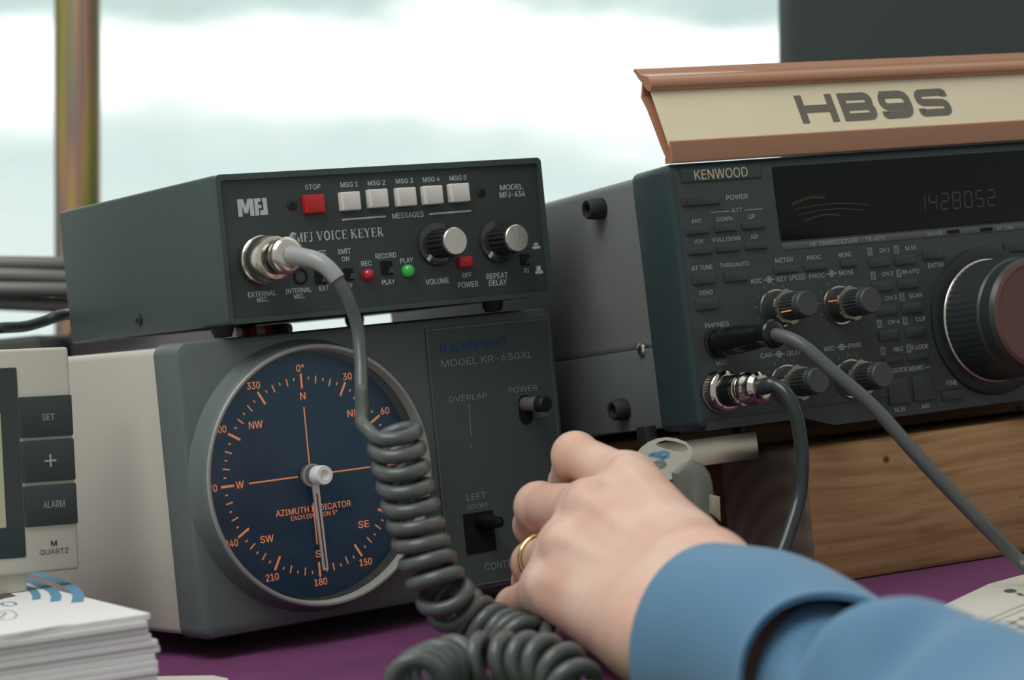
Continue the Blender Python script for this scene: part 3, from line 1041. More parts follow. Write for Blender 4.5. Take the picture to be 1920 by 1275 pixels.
wide_word(bm, 'KENPRO', lambda u, v: Vector((a.x + u / KWd * (b.x - a.x), -.0009, a.z + .0002 + v * (top.z - a.z) * .92)), .20, .96, .22)
finish('maker_lettering', bm, 'print_blue', plate, 0)
p = wd.pt(493, 1217)
bm = BM(); add_lathe(bm, (p.x, -.0004, p.z), (0, -1, 0), [(.0007, 0), (.0007, .0006), (0, .0009)], 14)
finish('overlap_lamp', bm, 'unlit_lamp', t)
# power lever in its slot
p0_, p1_ = wd.pt(968, 838), wd.pt(968, 950)
bm = BM(); add_panel_block(bm, rrect(p0_.x - .0038, p0_.x + .0038, p1_.z - .0038, p0_.z + .0042, .0037, 8), -.0008, -.0002)
sl = finish('power_switch', bm, 'hole', t, 40)
tip = wd.pt(1160, 838, -.0155)
ax = Vector((tip.x - p0_.x, -.0150, tip.z - p0_.z))
bm = BM(); add_lathe(bm, (p0_.x, -.0002, p0_.z), ax, [(.0033, 0), (.0033, ax.length * .68)], 32)
finish('lever', bm, 'cable_mid', sl)
bm = BM(); add_lathe(bm, (p0_.x, -.0002, p0_.z), ax, [(.0030, ax.length * .66), (.0038, ax.length * .68), (.0038, ax.length * .96), (.0034, ax.length), (0, ax.length)], 32)
finish('lever_cap', bm, 'black', sl)
# left / right paddles
for cx, cy in ((392, 781), (590, 752)):
    p = we.pt(cx, cy)
    hw, hh_ = .0083, .0092
    bm = BM(); add_panel_block(bm, rrect(p.x - hw, p.x + hw, p.z - hh_, p.z + hh_, .0005, 2), -.0009, -.0002)
    rk = finish('direction_switch', bm, 'hole', t, 40)
    q = Vector((p.x + .0015, 0, p.z + .0045))
    bm = BM(); add_lathe(bm, (q.x, -.0005, q.z), (0.05, -1, 0), [(.0042, 0), (.0036, .004), (.0030, .010), (.0024, .0135), (0, .0142)], 24)
    finish('paddle', bm, 'black_gloss', rk)
# the dial
DX, DZ = .0583, .0630
RB = .0555
bm = BM()
prof = [(RB + .0034, .0002), (RB + .0024, -.0020), (RB + .0014, -.0070), (RB + .0006, -.0108), (RB, -.0114), (RB - .0009, -.0114), (RB - .0015, -.0107), (RB - .0024, -.0012), (RB - .0028, -.0002)]
add_lathe(bm, (DX, 0, DZ), (0, 1, 0), prof, 96, cap0=False, cap1=False)
for f in bm.faces:
    c_ = f.calc_center_median()
    if c_.y < -.0100 or math.hypot(c_.x - DX, c_.z - DZ) < RB - .0012:
        f.material_index = 1
dial = finish('azimuth_dial', bm, ['kenpro', 'bezel_edge'], t, 40)
bm = BM(); add_lathe(bm, (DX, 0, DZ), (0, -1, 0), [(RB - .0028, -.0002), (RB - .0028, .0005), (0, .0005)], 96)
finish('dial_face', bm, 'dial', dial, 30)
YD = -.00065
bm = BM()
for k in range(72):
    a = math.radians(5 * k)
    d = Vector((math.sin(a), math.cos(a)))
    maj, mid = k % 6 == 0, k % 2 == 0
    r1 = .0440 if maj else .0434
    r0 = .0376 if maj else (.0396 if mid else .0412)
    if not maj:
        r1 = .0430 if mid else .0425
    strip(bm, [tuple(Vector((DX, DZ)) + d * r0), tuple(Vector((DX, DZ)) + d * r1)], 0.00100 if maj else .00058, lambda u, v: Vector((u, YD, v)))
for s, a, r, w, h in (('0°', 0, .0464, .0040, .0031), ('30', 30, .0468, .0046, .0031), ('60', 60, .0474, .0046, .0031), ('90', 90, .0482, .0046, .0031), ('120', 120, .0480, .0064, .0031), ('150', 150, .0472, .0064, .0031),
                      ('180', 180, .0462, .0064, .0031), ('210', 210, .0472, .0064, .0031), ('240', 240, .0480, .0064, .0031), ('270', 270, .0490, .0064, .0031), ('300', 300, .0484, .0064, .0031), ('330', 330, .0474, .0064, .0031),
                      ('N', 0, .0343, .0027, .0031), ('E', 90, .0345, .0024, .0031), ('S', 180, .0341, .0027, .0031), ('W', 270, .0349, .0039, .0031),
                      ('NE', 45, .0345, .0057, .0031), ('SE', 135, .0345, .0057, .0031), ('SW', 225, .0345, .0066, .0031), ('NW', 315, .0345, .0068, .0031)):
    aa = math.radians(a)
    text_local(bm, s, DX + r * math.sin(aa), DZ + r * math.cos(aa), w, h, YD, .014)
text_local(bm, 'AZIMUTH INDICATOR', DX, .0486, .0378, .0027, YD, .012)
text_local(bm, 'EACH DIVISION 5°', DX, .0456, .0234, .0020, YD, .008)
for pq in (((DX, .0925), (DX, .0672)), ((.0279, DZ), (.0520, DZ)), ((.0640, DZ), (.0888, DZ)), ((DX, .0510), (DX, .0330))):
    strip(bm, pq, .00065, lambda u, v: Vector((u, YD, v)))
finish('dial_lettering', bm, 'print_orange', dial, 0)
# needle with red stripe, hub
bm = BM()
n0, n1 = Vector((DX + .0002, DZ - .002)), Vector((.0596, .0218))
dv = (n1 - n0).normalized(); nn = Vector((-dv.y, dv.x))
add_prism(bm, [tuple(n0 + nn * .0017), tuple(n1 + nn * .0013), tuple(n1 - nn * .0013), tuple(n0 - nn * .0017)], XZ, -.0038, -.0030)
nd = finish('needle', bm, 'needle', dial, 0, 'white pointer needle')
bm = BM(); strip(bm, [tuple(n0 + dv * .006), tuple(n1 - dv * .001)], .0007, lambda u, v: Vector((u, -.00385, v)))
finish('needle_stripe', bm, 'needle_red', dial, 0)
bm = BM(); add_lathe(bm, (DX, -.0004, DZ), (0, -1, 0), [(.0050, 0), (.0050, .0022), (.0042, .0026), (.0042, .0112), (.0039, .0122), (.0022, .0122), (.0020, .0108), (0, .0108)], 40)
finish('hub', bm, 'hub', dial)
bm = BM()
add_lathe(bm, (DX, 0, DZ), (0, -1, 0), [(.0044, .0061), (RB - .0022, .0061), (RB - .0022, .0066), (.0044, .0066)], 96, cap0=False, cap1=False)
finish('glass_cover', bm, 'glass', dial, 30)
for x, y in ((.038, .055), (KW - .038, .055), (.038, KD - .03), (KW - .038, KD - .03)):
    fh = .0114 + y * .0056
    bm = BM(); add_lathe(bm, (x, y, .0025), (0, 0, -1), [(.009, 0), (.009, .006), (.0078, fh - .0002), (0, fh)], 28)
    finish('rubber_foot', bm, 'black_soft', t)

# ================================================================== radio transceiver
t = thing('radio_transceiver', 'large black radio transceiver with big tuning knob, standing on the wooden beam', 'radio', FT)
TB = .0303
bm = BM()
add_box(bm, .0046, TW - .0046, TB - .004, TD, .0375, TH - .0010, .0035, 3)
finish('cover', bm, 'ts_case', t)
bm = BM(); add_box(bm, .0034, TW - .0034, TB - .003, TD - .002, .002, .0383, .0008, 2)
finish('chassis', bm, 'ts_lower', t)
bm = BM(); bevel_block(bm, 0, TW, 0, TH, [(TB, .0004), (TB - .001, 0), (.0030, 0), (.0010, .0006), (0, .0022)], .004)
finish('front_moulding', bm, 'ts_bezel', t)
bm = BM(); add_panel_block(bm, rrect(.0030, TW - .0030, .0034, TH - .0034, .002, 4), -.0007, .0004, .0004)
pan = finish('front_panel', bm, 'ts_panel', t, 40)
YT = -.0007
wf = Writer(FT, YT - .0001, 1240, 280, 4.903, -.085)
wg = Writer(FT, YT - .0001, 1280, 500, 3.983, -.095)
wh = Writer(FT, YT - .0001, 1580, 400, 3.188, -.10)
wj = Writer(FT, YT - .0001, 1440, 260, 4.0, -.08)
# bottom lip that dips to the right
pts = [wg.pt(10, 1190), wg.pt(920, 1118), wg.pt(1140, 1198), wg.pt(1673, 1140)]
bm = BM()
add_prism(bm, [(.004, .0045), (pts[1].x, .0045), (pts[2].x, .0045), (TW - .004, .0045), (TW - .004, -.0055), (pts[2].x, -.0055), (pts[1].x, -.0008), (.004, -.0008)], XZ, YT + .0003, .022)
finish('lower_lip', bm, 'ts_panel', t, 30)
# maker plate
bm = BM()
a, b = wf.pt(170, 186), wf.pt(918, 260)
add_panel_block(bm, rrect(a.x, b.x, b.z, a.z, .0004, 2), YT - .0005, YT + .0003, .0002)
mp_ = finish('maker_plate', bm, 'ts_bezel', t, 40)
w2 = Writer(FT, YT - .0006, 1240, 280, 4.903, -.085)
bm = BM(); w2.text(bm, 'KENWOOD', 550, 221, 488, 92, .012)
finish('maker_lettering', bm, 'print_gold', mp_, 0)
# display window
a, b = wj.pt(30, 212), wj.pt(95, 768)
x0 = (a.x + b.x) / 2
x1 = .292
bm = BM(); add_panel_block(bm, rrect(x0, x1, b.z, a.z, .001, 3), YT - .0004, YT + .0004, .0002)
dsp = finish('display_window', bm, 'ts_glass', t, 40)
wk = Writer(FT, YT - .0005, 1440, 260, 4.0, -.08)
bm = BM()
a = wk.pt(1125, 545); b = wk.pt(1705, 500); top = wk.pt(1140, 425)
sw_, gp = 1.0, .62
tot = 7 * sw_ + 6 * gp
sc_ = (b.x - a.x) / tot
hh = top.z - a.z
seven(bm, '1428052', lambda u, v: Vector((a.x + u + v * .08, YT - .0005, a.z + v)), sw_ * sc_, hh, gp * sc_, .0005)
finish('frequency_digits', bm, 'seg', dsp, 0)
bm = BM()
for (xa, ya, xb, yb, nseg, tk) in ((185, 500, 430, 450, 26, 1), (200, 530, 760, 495, 1, 0), (215, 575, 720, 535, 1, 0), (275, 622, 545, 578, 22, .6)):
    P = []
    for k in range(13):
        u = k / 12
        q = wk.pt(xa + (xb - xa) * u, ya + (yb - ya) * u - 26 * math.sin(PI * u))
        P.append((q.x, q.z))
    strip(bm, P, .00025, lambda u_, v_: Vector((u_, YT - .0005, v_)))
    if tk:
        for k in range(nseg):
            q = P[min(11, int(k / nseg * 12))]; r_ = P[min(12, int(k / nseg * 12) + 1)]
            f_ = (k / nseg * 12) % 1
            xx, zz = q[0] + (r_[0] - q[0]) * f_, q[1] + (r_[1] - q[1]) * f_
            strip(bm, [(xx, zz), (xx, zz + .0012 * tk)], .00025, lambda u_, v_: Vector((u_, YT - .0005, v_)))
finish('meter_scale', bm, 'seg_amber', dsp, 0)
# label strip below the window
a, b = wj.pt(96, 785), wj.pt(104, 838)
bm = BM(); add_panel_block(bm, rrect(x0 + .0004, x1, b.z, a.z, .001, 3), YT - .0003, YT + .0004, .0002)
stp = finish('label_strip', bm, 'ts_strip', t, 40)
ws = Writer(FT, YT - .0004, 1440, 260, 4.0, -.09)
bm = BM()
for s, x, y, w, h in (('HF TRANSCEIVER', 494, 777, 352, 34), ('TS-870', 802, 752, 142, 32), ('ON AIR', 1250, 712, 108, 26), ('AT TUNE', 1778, 668, 122, 26)):
    ws.text(bm, s, x, y, w, h, .012)
finish('lettering', bm, 'print_dim', stp, 0)
for x, y in ((1390, 697), (1638, 680)):
    p = ws.pt(x, y)
    bm = BM(); add_panel_block(bm, rrect(p.x - .0036, p.x + .0036, p.z - .0009, p.z + .0009, .0002, 2), YT - .0005, YT)
    finish('indicator', bm, 'hole', stp, 40)
# keys
for w, L in ((wf, ((370, 462, 340, 100), (340, 745, 205, 68), (595, 722, 195, 70), (850, 698, 198, 66), (365, 932, 210, 66), (617, 907, 205, 68), (875, 886, 198, 62), (400, 1187, 205, 105), (692, 1165, 205, 98), (1147, 1103, 205, 70), (1425, 1078, 195, 68))),
             (wg, ((187, 278, 158, 90),)),
             (wh, ((40, 298, 88, 42), (225, 290, 116, 60), (377, 278, 116, 58), (545, 241, 116, 66), (240, 436, 116, 60), (395, 421, 116, 60), (268, 580, 116, 60), (420, 566, 116, 60), (280, 726, 116, 62), (440, 707, 116, 60),
                   (308, 876, 116, 38), (456, 859, 120, 38), (340, 1060, 122, 158), (488, 1041, 120, 158), (661, 1086, 112, 58), (1085, 192, 220, 66)))):
    for x, y, ww, hh in L:
        key_from_px(w, t, 'button', 'ts_key', x, y, ww, hh, .0011, .0004, .0004, ybase=YT)
# badges beside the channel keys
bm = BM()
bd = BM()
for k, (x, y) in enumerate(((163, 229), (320, 216), (183, 373), (336, 359), (205, 515), (355, 500), (220, 660), (373, 643), (241, 824), (396, 808))):
    p = wh.pt(x, y)
    put2d(bm, [(p.x - .0014, p.z - .0019), (p.x + .0014, p.z - .0019), (p.x + .0014, p.z + .0019), (p.x - .0014, p.z + .0019)], [(0, 1, 2, 3)], lambda u, v: Vector((u, YT - .0001, v)))
    text_local(bd, '1627384950'[k], p.x, p.z, .0012, .0022, YT - .0002, .01)
bo = finish('number_badges', bm, 'badge', pan, 0)
finish('badge_numbers', bd, 'ts_key', bo, 0)
# printed names
bm = BM()
for s, x, y, w, h in (('POWER', 697, 437, 200, 48), ('ATT', 694, 560, 98, 42), ('ANT', 322, 660, 92, 40), ('DOWN', 580, 640, 142, 40), ('UP', 831, 619, 60, 42), ('VOX', 343, 847, 86, 40), ('FULL/SEMI', 602, 826, 254, 46), ('AIP', 856, 803, 72, 40),
                      ('AT TUNE', 376, 1088, 194, 44), ('THRU/AUTO', 672, 1061, 268, 46), ('METER', 1128, 1017, 164, 42), ('PROC', 1405, 994, 128, 40)):
    wf.text(bm, s, x, y, w, h, .014)
wf.line(bm, 458, 580, 630, 567, .0003); wf.line(bm, 762, 558, 932, 547, .0003)
for s, x, y, w, h in (('AGC', 548, 107, 86, 36), ('KEY SPEED', 810, 83, 212, 42), ('PROC', 1003, 67, 116, 36), ('MONI', 1222, 43, 106, 36), ('SEND', 173, 193, 104, 34), ('PHONES', 256, 434, 178, 38), ('MIC', 291, 718, 80, 36),
                      ('CAR', 623, 663, 86, 36), ('DELAY', 830, 643, 104, 38), ('MIC', 1095, 611, 76, 34), ('PWR', 1285, 588, 94, 36)):
    wg.text(bm, s, x, y, w, h, .014)
for s, x, y, w, h in (('MONI', 12, 247, 74, 28), ('CH 1', 250, 220, 60, 26), ('M.IN', 407, 207, 64, 25), ('ENTER', 556, 309, 92, 28), ('CH 2', 267, 360, 68, 26), ('M>VFO', 408, 347, 98, 28), ('CH 3', 289, 505, 70, 26), ('SCAN', 436, 491, 76, 26),
                      ('CH 4', 306, 648, 68, 26), ('CLR', 466, 631, 56, 26), ('REC', 335, 811, 58, 26), ('F.LOCK', 463, 798, 98, 28), ('QUICK MEMO', 390, 931, 186, 32), ('M.IN', 342, 1171, 64, 28), ('MR', 496, 1152, 48, 26), ('FINE', 653, 1012, 62, 28)):
    wh.text(bm, s, x, y, w, h, .014)
wh.line(bm, 495, 921, 528, 917, .0003)
# concentric-knob symbols between the paired names
for x, y in ((647, 97), (1112, 52), (721, 654), (1188, 600)):
    p = wg.pt(x, y)
    for r in (.0013,):
        strip(bm, [(p.x + r * math.cos(2 * PI * k / 16), p.z + r * math.sin(2 * PI * k / 16)) for k in range(16)], .0004, lambda u, v: Vector((u, YT - .0001, v)), 0, True)
    strip(bm, [(p.x + .0004 * math.cos(2 * PI * k / 8), p.z + .0004 * math.sin(2 * PI * k / 8)) for k in range(8)], .0006, lambda u, v: Vector((u, YT - .0001, v)), 0, True)
    wg.line(bm, x - 42, y + 4, x - 20, y + 2, .0004); wg.line(bm, x + 20, y - 2, x + 42, y - 4, .0004)
finish('lettering', bm, 'print_dim', pan, 0)
# scale ticks round the dual knobs
KN = [(700, 315), (1170, 288), (780, 878), (1256, 836)]
bm = BM()
for x, y in KN:
    p = wg.pt(x, y)
    for k in range(11):
        a = math.radians(225 - 27 * k)
        d = Vector((math.cos(a), math.sin(a)))
        strip(bm, [tuple(Vector((p.x, p.z)) + d * .0102), tuple(Vector((p.x, p.z)) + d * .0116)], .0003, lambda u, v: Vector((u, YT - .0001, v)))
finish('knob_scale', bm, 'ken_line', pan, 0)
for i, (x, y) in enumerate(KN):
    p = wg.pt(x, y)
    o_ = (p.x, YT, p.z)
    bm = BM()
    add_lathe(bm, o_, (0, -1, 0), [(.0086, -.0002), (.0087, .0006), (.0085, .0010), (.0078, .0012), (.0074, .0092)], 48)
    kn = finish('knob', bm, ['knob'], t, 35)
    bm = BM(); add_lathe(bm, o_, (0, -1, 0), [(.0086, .0002), (.0089, .0005), (.0086, .0012), (.0080, .0012)], 64, cap0=False, cap1=False)
    finish('base_ring', bm, 'chrome', kn, 35, 'thin bright base ring')
    bm = BM(); add_lathe(bm, o_, (0, -1, 0), [(.0060, .0088), (.0076, .0089), (.0078, .0096), (.0075, .0104), (.0060, .0106)], 96, ribs=6, ribamp=.09, ribsel=(1, 2, 3))
    finish('outer_ring', bm, 'notch', kn, 35, 'dull nickel notched ring')
    bm = BM(); add_lathe(bm, o_, (0, -1, 0), [(.0060, .0100), (.0059, .0200), (.0055, .0206)], 96, ribs=24, ribamp=.05, ribsel=(0, 1))
    finish('inner_grip', bm, 'knob', kn, 30)
    bm = BM(); add_lathe(bm, o_, (0, -1, 0), [(.0056, .0204), (.0057, .0232), (.0052, .0240), (0, .0240)], 48)
    finish('cap', bm, 'knob_cap', kn, 30)
    bm = BM()
    an = math.radians((200, 165, 165, 190)[i])
    d = Vector((math.cos(an), 0, math.sin(an)))
    r_, ya, yb = (.0062, .012, .0188) if i == 0 else (.0078, .003, .0086)
    q0, q1 = Vector(o_) + d * r_ - Vector((0, ya, 0)), Vector(o_) + d * (r_ - .0002) - Vector((0, yb, 0))
    add_tube(bm, [q0, q1], .0003, 6)
    finish('orange_mark', bm, 'print_orange', kn, 0)
# main tuning knob
MD_ = wh.pt(880, 642)
o_ = (MD_.x, YT, MD_.z)
bm = BM(); add_lathe(bm, o_, (0, -1, 0), [(.0345, -.0003), (.0342, .0014), (.0325, .0020), (.0285, .0022)], 96)
kn = finish('tuning_knob', bm, 'black', t)
bm = BM(); add_lathe(bm, o_, (0, -1, 0), [(.0278, .0016), (.0284, .0017), (.0288, .0021), (.0287, .0026), (.0280, .0030)], 96)
finish('bright_ring', bm, 'plug', kn, 60)
bm = BM(); add_lathe(bm, o_, (0, -1, 0), [(.0280, .0020), (.0279, .0060), (.0270, .0235), (.0262, .0246), (.0260, .0308), (.0246, .0330)], 240, ribs=60, ribamp=.008, ribsel=(0, 1), cap1=False)
finish('grip', bm, 'knob', kn, 30)
bm = BM(); add_lathe(bm, o_, (0, -1, 0), [(.0247, .0329), (.0230, .0336), (.0226, .0329), (.0214, .0327), (.0212, .0324), (.0, .0322)], 96)
finish('face', bm, ['dial_face'], kn, 30)
bm = BM(); add_lathe(bm, (o_[0] + .010, o_[1] - .0323, o_[2] + .008), (0, -1, 0), [(.0062, 0), (.0060, .0004), (.0045, -.0012), (0, -.0020)], 40)
finish('finger_dimple', bm, 'knob', kn, 40)
# sockets
PHN = wg.pt(262, 568, YT)
bm = BM(); add_lathe(bm, (PHN.x, YT, PHN.z), (0, -1, 0), [(.0070, -.0002), (.0070, .0010), (.0062, .0014)], 40)
finish('phones_socket', bm, 'black_gloss', t)
MIC = wg.pt(272, 937, YT)
bm = BM(); add_lathe(bm, (MIC.x, YT, MIC.z), (0, -1, 0), [(.0092, -.0002), (.0092, .0008), (.0086, .0012)], 40)
finish('microphone_socket', bm, 'dark_chrome', t)
# side bumpers and screw
for px, py in ((1124, 391), (1172, 767)):
    p = FT.side(px, py, .0034)
    bm = BM(); add_lathe(bm, (.0050, p.y, p.z), (-1, 0, 0), [(.0050, 0), (.0050, .004), (.0045, .0080), (.0040, .0086), (.0028, .0084), (.0025, .0050), (0, .0050)], 36)
    finish('rubber_bumper', bm, 'black_soft', t)
p = FT.side(1204, 656, .0034)
cross_screw(t, (.0034, p.y, p.z), (-1, 0, 0), .0030, 'plug', 'side_screw', .0016)
# polished front bail and rear feet (the beam top is the support)
WT = 0.0         # set below: height of the beam top under the front
# ------------------------------------------------------------------ wooden beam
W0, W1 = on_z(1594, 1092, TZ), on_z(1894, 1048, TZ)
wyaw = 0.42
mid = (W0 + W1) / 2
tdir = Vector((math.cos(0.50107), math.sin(0.50107), 0))
wdir = Vector((math.cos(wyaw), math.sin(wyaw), 0)); wn = Vector((-wdir.y, wdir.x, 0))
E0 = at(1515, 940, 1.0)                     # sight line on the front left corner of the beam
base = Vector((W0.x, W0.y, 0)) + wn * .004
# walk along the front face to the corner seen at px 1515
FW0 = Frame((base.x, base.y, TZ), wyaw)
c0 = FW0.on(1513, 990, 0)
tp = FW0.on(1700, 830, 0)
WH = tp.z + .0030
wmw = FW0.mw @ Matrix.Translation((c0.x, 0, 0))
wt = thing('wooden_beam', 'rough brown wooden beam lying on the purple cloth under the radio transceiver', 'beam', mw=wmw)
bm = BM(); add_box(bm, 0, .42, 0, .074, 0, WH, .0025, 2)
for f in bm.faces:
    f.material_index = 1 if f.calc_center_median().x < .0026 else 0
finish('beam', bm, ['wood', 'wood_end'], wt, 40)
# front bail of the radio, standing on the beam
FWT = Frame((0, 0, 0), 0)
bm = BM()
b0 = FT.on(1285, 847, .030); b1 = FT.on(1418, 834, .030)
add_box(bm, b0.x - .02, b1.x, .0285, .031, b1.z - .0062, b1.z + .0064, .0006, 2)
bail = finish('polished_bail', bm, 'bail', t, 40)
bm = BM()
for x in (b0.x - .016, b1.x - .004):
    bm = BM(); add_box(bm, x - .003, x + .003, .0305, .0385, b1.z - .004, .004, .0006)
    finish('bail_bracket', bm, 'black', bail, 40)

blocker_beam = thing('wooden_beam', 'added wooden beam behind the front beam, blocking window light under the radio', 'beam', mw=wmw @ Matrix.Translation((-.07, .140, 0)))  # unseen beam added to stop window light leaking under the radio
bm = BM(); add_box(bm, 0, .48, 0, .085, 0, WH + .0052, .0025, 2)
finish('beam', bm, 'wood', blocker_beam, 40)

# ================================================================== lettered sign on the transceiver
sg_mw = FT.mw @ Matrix.Translation((.0015, 0, TH))
FS = Frame((0, 0, 0), 0); FS.mw = sg_mw; FS.inv = sg_mw.inverted(); FS.eye = FS.inv @ EYE
t = thing('sign_holder', 'long brown plastic sign holder with cream card reading large grey letters, on the radio', 'sign', mw=sg_mw)
SL = .318
mm = lambda L: [(a * .001, b * .001) for a, b in L]
YZ = lambda a, b, d: Vector((d, a, b))
bm = BM()
# lower rail: foot, upright front lip
add_prism(bm, mm([(-2.6, 1.0), (-3.4, 9.0), (-2.6, 9.6), (-1.4, 9.2), (-.8, 3.0), (3.2, 3.0), (3.4, .4), (-2.4, .3)]), YZ, 0, SL)
# thin back sheet bulging to the rear
add_prism(bm, mm([(2.0, 2.0), (5.2, 8.0), (9.0, 17.0), (13.0, 26.0), (16.6, 31.6), (14.2, 38.0), (13.2, 37.6), (14.8, 32.0), (11.6, 26.4), (7.6, 17.4), (3.8, 8.4), (1.2, 3.0)]), YZ, 0, SL)
# rounded top rail with its curled rear lip
top = [(7.9, 33.6), (6.9, 35.0), (7.0, 36.8), (8.2, 38.8), (10.2, 40.2), (13.0, 41.0), (15.6, 42.0), (17.6, 44.2), (19.4, 45.0), (20.0, 44.0), (18.4, 42.4), (16.8, 40.2), (14.8, 38.4), (13.2, 36.6), (11.6, 34.6), (9.4, 33.2)]
add_prism(bm, mm(top), YZ, 0, SL)
finish('holder', bm, 'sign_brown', t, 40)
ca, cb = Vector((-.0011, .0040)), Vector((.0104, .0352))
cdv = (cb - ca).normalized(); cn = Vector((-cdv.y, cdv.x))
bm = BM()
add_prism(bm, [tuple(ca), tuple(cb), tuple(cb - cn * .0007), tuple(ca - cn * .0007)], YZ, .0012, SL - .0012)
card = finish('card', bm, 'sign_cream', t, 0)
# writing on the card plane
nrm = Vector((0, -cdv.y, cdv.x))
def on_card(px, py):
    d = FS.inv.to_3x3() @ ray(px, py)
    p0 = Vector((0, ca.x, ca.y)) + Vector((0, cn.x, cn.y)) * .0001
    n3 = Vector((0, cn.x, cn.y))
    tt = (p0 - FS.eye).dot(n3) / d.dot(n3)
    q = FS.eye + d * tt
    return q.x, (q.y - ca.x) * cdv.x + (q.z - ca.y) * cdv.y
c5 = lambda x, y: (1160 + x / 2.526, 60 + y / 2.526)
xl, sl0 = on_card(*c5(875, 434)); xr, sr0 = on_card(*c5(1582, 375)); _, st0 = on_card(*c5(825, 302))
hh = st0 - sl0
word = 'HB9S'; lw = [1.40, 1.30, 1.24, 1.30]; adv = .21
tot = sum(lw) + 3 * adv
off = Vector((cn.x, cn.y)) * .00015
def card_fn(u, v):
    q = ca + cdv * (sl0 + (v * hh)) + off
    return Vector((xl + u / tot * (xr - xl), q.x, q.y))
bm = BM(); wide_word(bm, word, card_fn, adv, lw, .265, Vector((0, cn.x, cn.y)))
finish('call_sign_lettering', bm, 'sign_ink', card, 0)

# ================================================================== cables and plugs
def axis_to(fr, px0, px1, y0, y1):
    return fr.on(*px0, y0), fr.on(*px1, y1)
def wpt(fr, p):
    return fr.mw @ Vector(p)
def lathe_world(bm, fr, o, axis, prof, n=40, **k):
    add_lathe(bm, fr.mw @ Vector(o), fr.mw.to_3x3() @ Vector(axis), prof, n, **k)
# coiled microphone cable
t = thing('coiled_microphone_cable', 'dark coiled cable plugged into the voice keyer front, hanging down to the table', 'coiled cable', loc=tuple(on_z(930, 1205, TZ)))
ti = t.matrix_world.inverted()
def to_local(bm):
    bmesh.ops.transform(bm, matrix=Matrix.Translation(-t.location), verts=bm.verts[:])
    return bm
o_ = (CN.x, YP - .0018, CN.z)
axv = Vector((0.0, -1, 0.0))
bm = BM()
lathe_world(bm, FM, o_, axv, [(.0098, -.0006), (.0103, .0000), (.0103, .0016), (.0097, .0022), (.0097, .0036), (.0099, .0046), (.0096, .0110), (.0090, .0128), (.0076, .0136)], 64)
lathe_world(bm, FM, o_, axv, [(.0074, .0196), (.0077, .0202), (.0077, .0238), (.0068, .0250), (.0054, .0256)], 48)
plug = finish('plug', to_local(bm), 'plug', t, 35)
bm = BM(); lathe_world(bm, FM, o_, axv, [(.0074, .0132), (.0071, .0200)], 48)
finish('plug_body', to_local(bm), 'dark_chrome', plug, 35, 'dark smoky middle of the plug')
bm = BM()
lathe_world(bm, FM, (o_[0] + .004, o_[1] - .021, o_[2] + .0068), Vector((.4, -.1, .9)), [(.0018, 0), (.0018, .0020), (.0012, .0026), (0, .0026)], 20)
finish('clamp_screw', to_local(bm), 'steel', plug, 35)
st = FM.mw @ Vector((o_[0], o_[1] - .0245, o_[2]))
yd = st.y
path = [st, at(568, 482, yd - .004), at(594, 489, yd - .008), at(617, 505, yd - .010), at(637, 530, yd - .011), at(655, 566, yd - .011), at(668, 604, yd - .010), at(675, 650, yd - .012), at(677, 700, yd - .018), at(678, 745, yd - .026), at(682, 786, .930), at(697, 816, .920), at(722, 834, .914)]
cp = catmull(path, 10)
kb = int(len(cp) * .33)
bm = BM(); add_tube(bm, cp[:kb], lambda u: .0040 - .0006 * u, 20)
finish('strain_relief', to_local(bm), 'cable_boot', t, 40, 'light grey sleeve over the cable end')
zc = TZ + .0112
P = [at(736, 800, .925), at(746, 850, .921), at(760, 910, .917), at(776, 970, .914), at(797, 1040, .910), at(828, 1108, .906), at(868, 1152, .912), at(915, 1180, .908), at(955, 1197, .902), at(988, 1210, .890)]
cl = catmull(P, 14)
def to_px(p):
    d = p - EYE
    y = d.dot(_fw)
    return Vector((W / 2 + FPX * d.dot(CAM_R) / y, H / 2 - FPX * d.dot(CAM_U) / y))
best = None
for sense in (1, -1):
    for k in range(36):
        hh_ = helix(cl[:24], .0086, .0076 * sense, 26, phase=2 * PI * k / 36, lean=lambda u: Vector((0, .75, 0)))
        q = to_px(hh_[0])
        d_ = (to_px(hh_[2]) - q)
        sc_ = (q - Vector((688, 812))).length - 2.0 * d_.dot(Vector((.5, .85)))
        if best is None or sc_ < best[0]:
            best = (sc_, sense, 2 * PI * k / 36)
hx = helix(cl, .0086, .0076 * best[1], 26, phase=best[2], lean=lambda u: Vector((0, .75, 0)) * max(0, 1 - u * 1.5))
lead = catmull([cp[kb - 2], cp[kb + 10], cp[kb + 24], cp[kb + 36], cp[kb + 43], at(678, 742, yd - .026), at(679, 770, (yd - .03 + hx[0].y) / 2), hx[0] + (hx[0] - hx[3]) * .9 + Vector((0, 0, .002)), hx[1]], 10)
bm = BM(); add_tube(bm, lead, .0028, 16)
finish('cord', to_local(bm), 'cable_grey', t, 40)
bm = BM(); add_tube(bm, hx[1:], .0029, 12)
finish('coil', to_local(bm), 'cable_grey', t, 60)
tail_end = hx[-1].copy(); tail_dir = (hx[-1] - hx[-4])
near = [at(1088, 1420, .785), at(1088, 1345, .792), at(1078, 1296, .802), at(1056, 1264, .812), at(1026, 1247, .820)] + [on_z(x, y, zc) for x, y in ((985, 1241), (935, 1240), (868, 1243), (812, 1260), (778, 1286))] + [at(757, 1325, .795), at(748, 1400, .785)]
hx = helix(catmull(near, 14), .0082, .0104, 26, phase=.5)
bm = BM(); add_tube(bm, hx, .0029, 12)
finish('coil', to_local(bm), 'cable_grey', t, 60)
n0_, n1_ = hx[0], hx[-1]
bm = BM(); add_tube(bm, catmull([tail_end, tail_end + tail_dir, at(1004, 1252, .850), at(1036, 1308, .815), at(1072, 1385, .794), n0_ + (n0_ - hx[3]), n0_], 10), .0028, 12)
